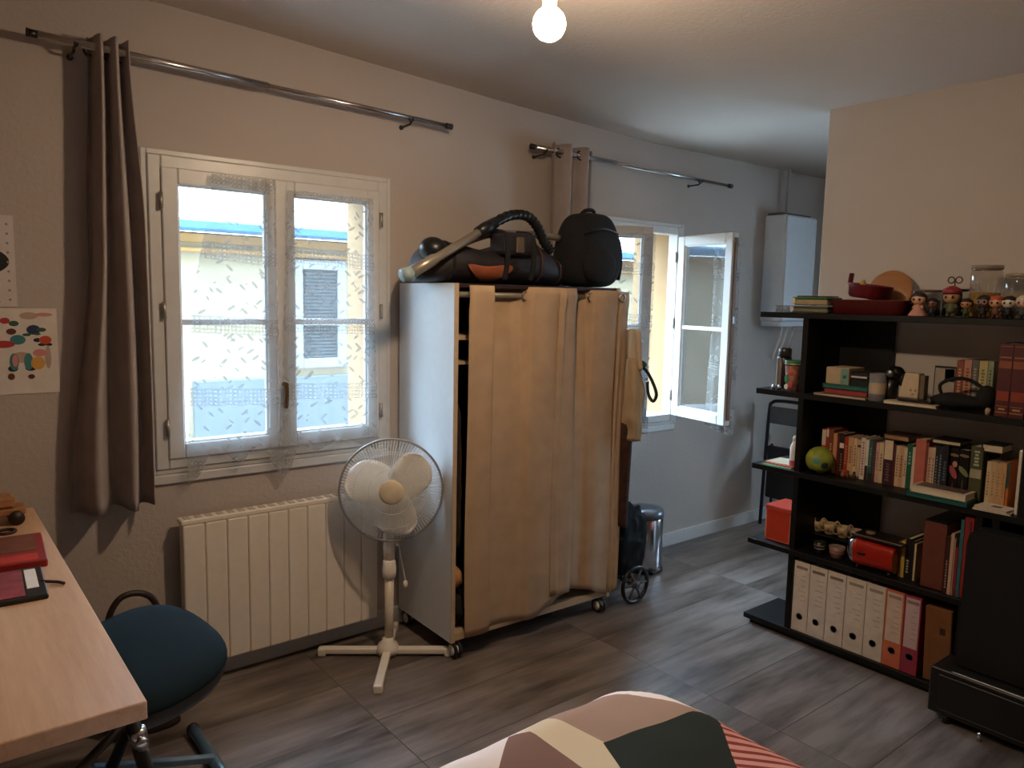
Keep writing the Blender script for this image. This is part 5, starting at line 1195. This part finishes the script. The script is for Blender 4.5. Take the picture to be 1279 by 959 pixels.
b = MB(); b.lathe([(0, 0), (.018, 0), (.02, .006), (.017, .010), (0, .010)], Matrix.Translation((3.10, yb-.085, T[3]+.142)), 20); tag(obj('coaster', b, cm('#8a6f4c', .6)), 'small brown disc on the dark tray over the toaster', 'coaster')
G4 = 'books on the fourth shelf'
for p0, p1, h, col, lab, pc in ((1119.5, 1122.5, .145, '#8c7a58', 'thin beige book right of the red toaster', None), (1122.8, 1127.5, .150, '#c0a244', 'yellow book right of the red toaster', None), (1127.8, 1135, .165, '#17141a', 'black book with white marks right of the yellow one', '#b5a8a0'), (1135.3, 1138.5, .158, '#1c1518', 'thin black book left of the pale narrow one', None), (1138.8, 1141.5, .150, '#cbb990', 'narrow pale yellow book left of the brown box', None)):
    ya, yb = Yp(p1, 728, 3.09), Yp(p0, 726, 3.09); book(lab, ya, yb, T[3], h, col, .14, 3.09, G4, title=(.15, .5, pc) if pc else None)
ya, yb = Yp(1176, 745, 3.06), Yp(1147.5, 740, 3.06)
o = box_thing('file_box', 'tall red brown file box on the fourth shelf', 'file box', 3.06, 3.28, ya, yb, T[3]+.0006, T[3]+.262, mat('red_brown_card', '#6a3322', .6, var=.1), None, .003)
b = MB(); b.box(3.062, 3.278, ya+.003, yb-.003, T[3]+.2622, T[3]+.268); obj('dark_lid', b, BLACKPLAST, o)
for p0, p1, h, col, lab, pc in ((1176.5, 1181.2, .225, '#3a1519', 'dark wine book with pale marks right of the brown file box', '#b08a80'), (1181.5, 1186, .238, '#c4a488', 'pale peach book on the right of the fourth shelf', None), (1186.2, 1188.5, .222, '#a8876c', 'thin tan book right of the pale peach one', None), (1188.7, 1192, .190, '#8a1c2c', 'short crimson book left of the teal folder', None), (1192.3, 1197, .300, '#2f626c', 'tall teal folder at the right end of the fourth shelf', None)):
    ya, yb = Yp(p1, 745, 3.05), Yp(p0, 745, 3.05); book(lab, ya, yb, T[3], h, col, .2, 3.05, G4, title=(.1, .6, pc) if pc else None)
box_thing('folder', 'red folder between the teal folder and the black cabinet', 'folder', 3.05, 3.28, Yp(1212.5, 690, 3.05)-.004, Yp(1200, 690, 3.05)-.006, T[3]+.0006, T[3]+.315, cm('#8f2414', .5), None, .002, (('pages', (3.0485, 3.0499, Yp(1211, 690, 3.05), Yp(1208, 690, 3.05), T[3]+.01, T[3]+.30), cm('#5a1a3a', .6)),))

# ---- bottom shelf: lever arch files
def binder(label, p0, p1, col, paper, line):
    ya, yb = Yp(p1, 785+.37*(p1-985), 3.045)+.0007, min(1.766, Yp(p0, 785+.37*(p0-985), 3.045)-.0007); x0, z0, h = 3.045, T[4]+.0006, .318
    b = MB(); b.box(x0, x0+.27, ya, ya+.003, z0, z0+h); b.box(x0, x0+.27, yb-.003, yb, z0, z0+h); b.box(x0, x0+.003, ya+.003, yb-.003, z0, z0+h); bmesh.ops.remove_doubles(b.b, verts=b.b.verts, dist=1e-5)
    o = obj('binder', b, cm(col, .5)); ORIG[o] = Matrix(); tag(o, label, 'binder', 'lever arch binders on the bottom shelf')
    b = MB(); b.box(x0+.02, x0+.24, ya+.006, yb-.006, z0+.006, z0+h-.012); obj('papers', b, PAGES, o)
    b = MB(); w_ = yb-ya
    b.box(x0-.0006, x0, ya+.07*w_+.001, yb-.07*w_-.001, z0+h*.33, z0+h*.97); b.mi = 1
    b.box(x0-.0010, x0-.0006, ya+w_*.14, yb-w_*.14, z0+h*.895, z0+h*.935)
    for q in (.80, .74, .66, .58, .52, .45): b.box(x0-.0010, x0-.0006, ya+w_*.2, yb-w_*(.35+.3*random.random()), z0+h*q, z0+h*q+.0016)
    obj('spine_label', b, [cm(paper, .7), cm(line, .7)], o)
    M = Matrix.Translation((x0, (ya+yb)/2, z0+h*.215)) @ Matrix.Rotation(PI/2, 4, 'Y'); b = MB(); b.lathe([(0, .0014), (.0125, .0014), (.0135, .0)], M, 24); obj('finger_hole', b, cm('#141012', .6), o)
    b = MB(); b.tube([(x0-.001, (ya+yb)/2+.0135*math.cos(a), z0+h*.215+.0135*math.sin(a)) for a in [k*PI/12 for k in range(24)]], .0014, 6, closed=True); obj('ring', b, STEEL, o)
WB = '#dfd3c8'
for p0, p1, c, pp, ln, lab in ((985, 1006.5, WB, '#e2d5c8', '#9a8372', 'white lever arch binder, first from the left on the bottom shelf'), (1006.8, 1028, WB, '#dfd2c5', '#85705f', 'white lever arch binder, second from the left on the bottom shelf'), (1028.3, 1051, WB, '#e0d3c7', '#8a7666', 'white lever arch binder, third from the left on the bottom shelf'), (1051.3, 1076, '#dccfbf', '#dfd1c1', '#a08d7a', 'white lever arch binder, fourth from the left on the bottom shelf'), (1076.3, 1100, '#d8cbbc', '#dbcebe', '#a5927f', 'white lever arch binder left of the orange one'), (1100.3, 1123, '#d0704c', '#d6bfae', '#a08a7a', 'orange lever arch binder on the bottom shelf'), (1123.3, 1144, '#9a3044', '#ccb0ac', '#8d757a', 'crimson lever arch binder right of the orange one')):
    binder(lab, p0, p1, c, pp, ln)
ya, yb = Yp(1187, 850, 3.05)-.008, Yp(1148, 845, 3.05)
o = box_thing('archive_box', 'brown kraft archive box leaning at the right of the bottom shelf', 'box', 3.05, 3.28, ya+.012, yb-.012, T[4]+.004, T[4]+.30, mat('kraft_card', '#7a4c26', .75, var=.15, vs=12), None, .003, lean=math.radians(-2.0))
b = MB(); b.box(3.0492, 3.0499, ya+.04, ya+.06, T[4]+.20, T[4]+.225); obj('finger_slot', b, cm('#3a2212', .8), o)

# ================================================================== BLACK CABINET AT THE RIGHT
CB = mat('black_satin_cabinet', '#0e0b09', .45, var=.25)
kb2 = thing('cabinet', 'tall black cabinet with lower drawer box at the right edge of the picture', 'cabinet', (2.96, .8, 0))
b = MB(); CM2 = Matrix(((0, 0, 1, 2.935), (1, 0, 0, 0), (0, 1, 0, 0), (0, 0, 0, 1)))
b.prism([(.40, .20), (1.048, .20), (1.046, .66)] + [(1.010+.034*math.cos(a), .672+.040*math.sin(a)) for a in [k*PI/2/8 for k in range(9)]] + [(.40, .712)], .085, CM2, .004); obj('upper_panel', b, CB, kb2)
b = MB(); b.box(2.86, 3.02, .40, 1.10, .03, .198, .004); obj('drawer_box', b, CB, kb2)
b = MB(); b.box(2.856, 2.860, .43, 1.07, .05, .18, .003); dr = obj('drawer_front', b, mat('black_front', '#120f0d', .45), kb2)
b = MB(); b.box(2.862, 2.868, .70, 1.03, .198, .203, .001); obj('metal_strip', b, STEEL, kb2)
for x in (2.88, 2.99):
    for y in (.46, 1.04): b = MB(); b.cyl((x, y, 0), (x, y, .032), .016, 14); obj('foot', b, BLACKPLAST, kb2)
cy_ = at(1229, 920, 0, 2.84).y
b = MB(); b.cyl((2.845, .918, .0), (2.845, .918, .022), .007, 12); b.ball((2.845, .918, .024), .009, u=12, v=8); obj('stopper', b, CHROME, kb2)

# ================================================================== ALCOVE BEYOND
bo = thing('boiler', 'white wall boiler beside the open window', 'boiler', (4.67, 2.87, 1.37))
bx1 = at(1021, 269, 1, 2.79).x; GB = mat('boiler_enamel', '#c9cbcd', .35, var=.02)
b = MB(); b.box(4.45, bx1, 2.795, WY, 1.375, 2.066, .010, seg=2); obj('casing', b, GB, bo)
b = MB(); b.box(4.458, bx1-.008, 2.783, 2.795, 1.385, 2.056, .004); obj('front_cover', b, GB, bo)
b = MB(); b.box(4.452, bx1-.002, 2.80, WY-.008, 1.345, 1.375, .006); obj('base', b, GB, bo)
b = MB(); b.box(4.47, bx1-.01, 2.83, WY-.004, 2.066, 2.082, .003); obj('top_plate', b, mat('grey_plate', '#55565a', .5), bo)
b = MB(); b.cyl((4.62, 2.90, 2.08), (4.62, 2.90, cz(4.62)), .011, 12); obj('flue_pipe', b, mat('pipe_paint', '#a59a94', .4), bo)
for x in (4.60, 4.66, 4.74): b = MB(); b.tube(curve_pts([(x, 2.87, 1.35), (x-.005, 2.88, 1.27), (x+.01, 2.91, 1.20), (x+.01, 2.935, 1.12)]), .006, 8); obj('pipe', b, PLASTIC_W, bo)
# folded chair standing by the back wall beyond the bookcase
fc = thing('folding_chair', 'dark folded chair standing beyond the left end of the bookcase', 'chair', (4.50, 2.66, 0))
CHF = mat('dark_blue_tube', '#191d24', .4, .4); CHB = mat('charcoal_vinyl', '#121419', .6, var=.2)
y0, y1 = 2.45, 2.868; xx = 4.50
b = MB(); b.tube(curve_pts([(xx-.03, y1, .008), (xx-.015, y1, .4), (xx, y1-.004, .78), (xx, y1-.022, .838), (xx, y1-.07, .855), (xx, (y0+y1)/2, .858), (xx, y0+.07, .855), (xx, y0+.022, .838), (xx, y0+.004, .78), (xx-.015, y0, .4), (xx-.03, y0, .008)]), .0115, 10); obj('back_frame', b, CHF, fc)
b = MB(); b.box(xx-.028, xx-.004, y0+.02, y1-.02, .20, .555, .01, seg=2); obj('seat', b, CHB, fc)
b = MB(); b.box(xx-.008, xx+.008, y0+.012, y1-.012, .70, .815, .005, seg=2); obj('backrest', b, mat('grey_mesh_back', '#4a4d52', .7), fc)
for y in (y0+.03, y1-.03): b = MB(); b.tube([(xx+.05, y, .008), (xx+.02, y, .40), (xx+.012, y, .56)], .010, 10); obj('leg', b, CHF, fc)
b = MB(); b.cyl((xx+.044, y0+.03, .12), (xx+.044, y1-.03, .12), .008, 10); obj('stretcher', b, CHF, fc)
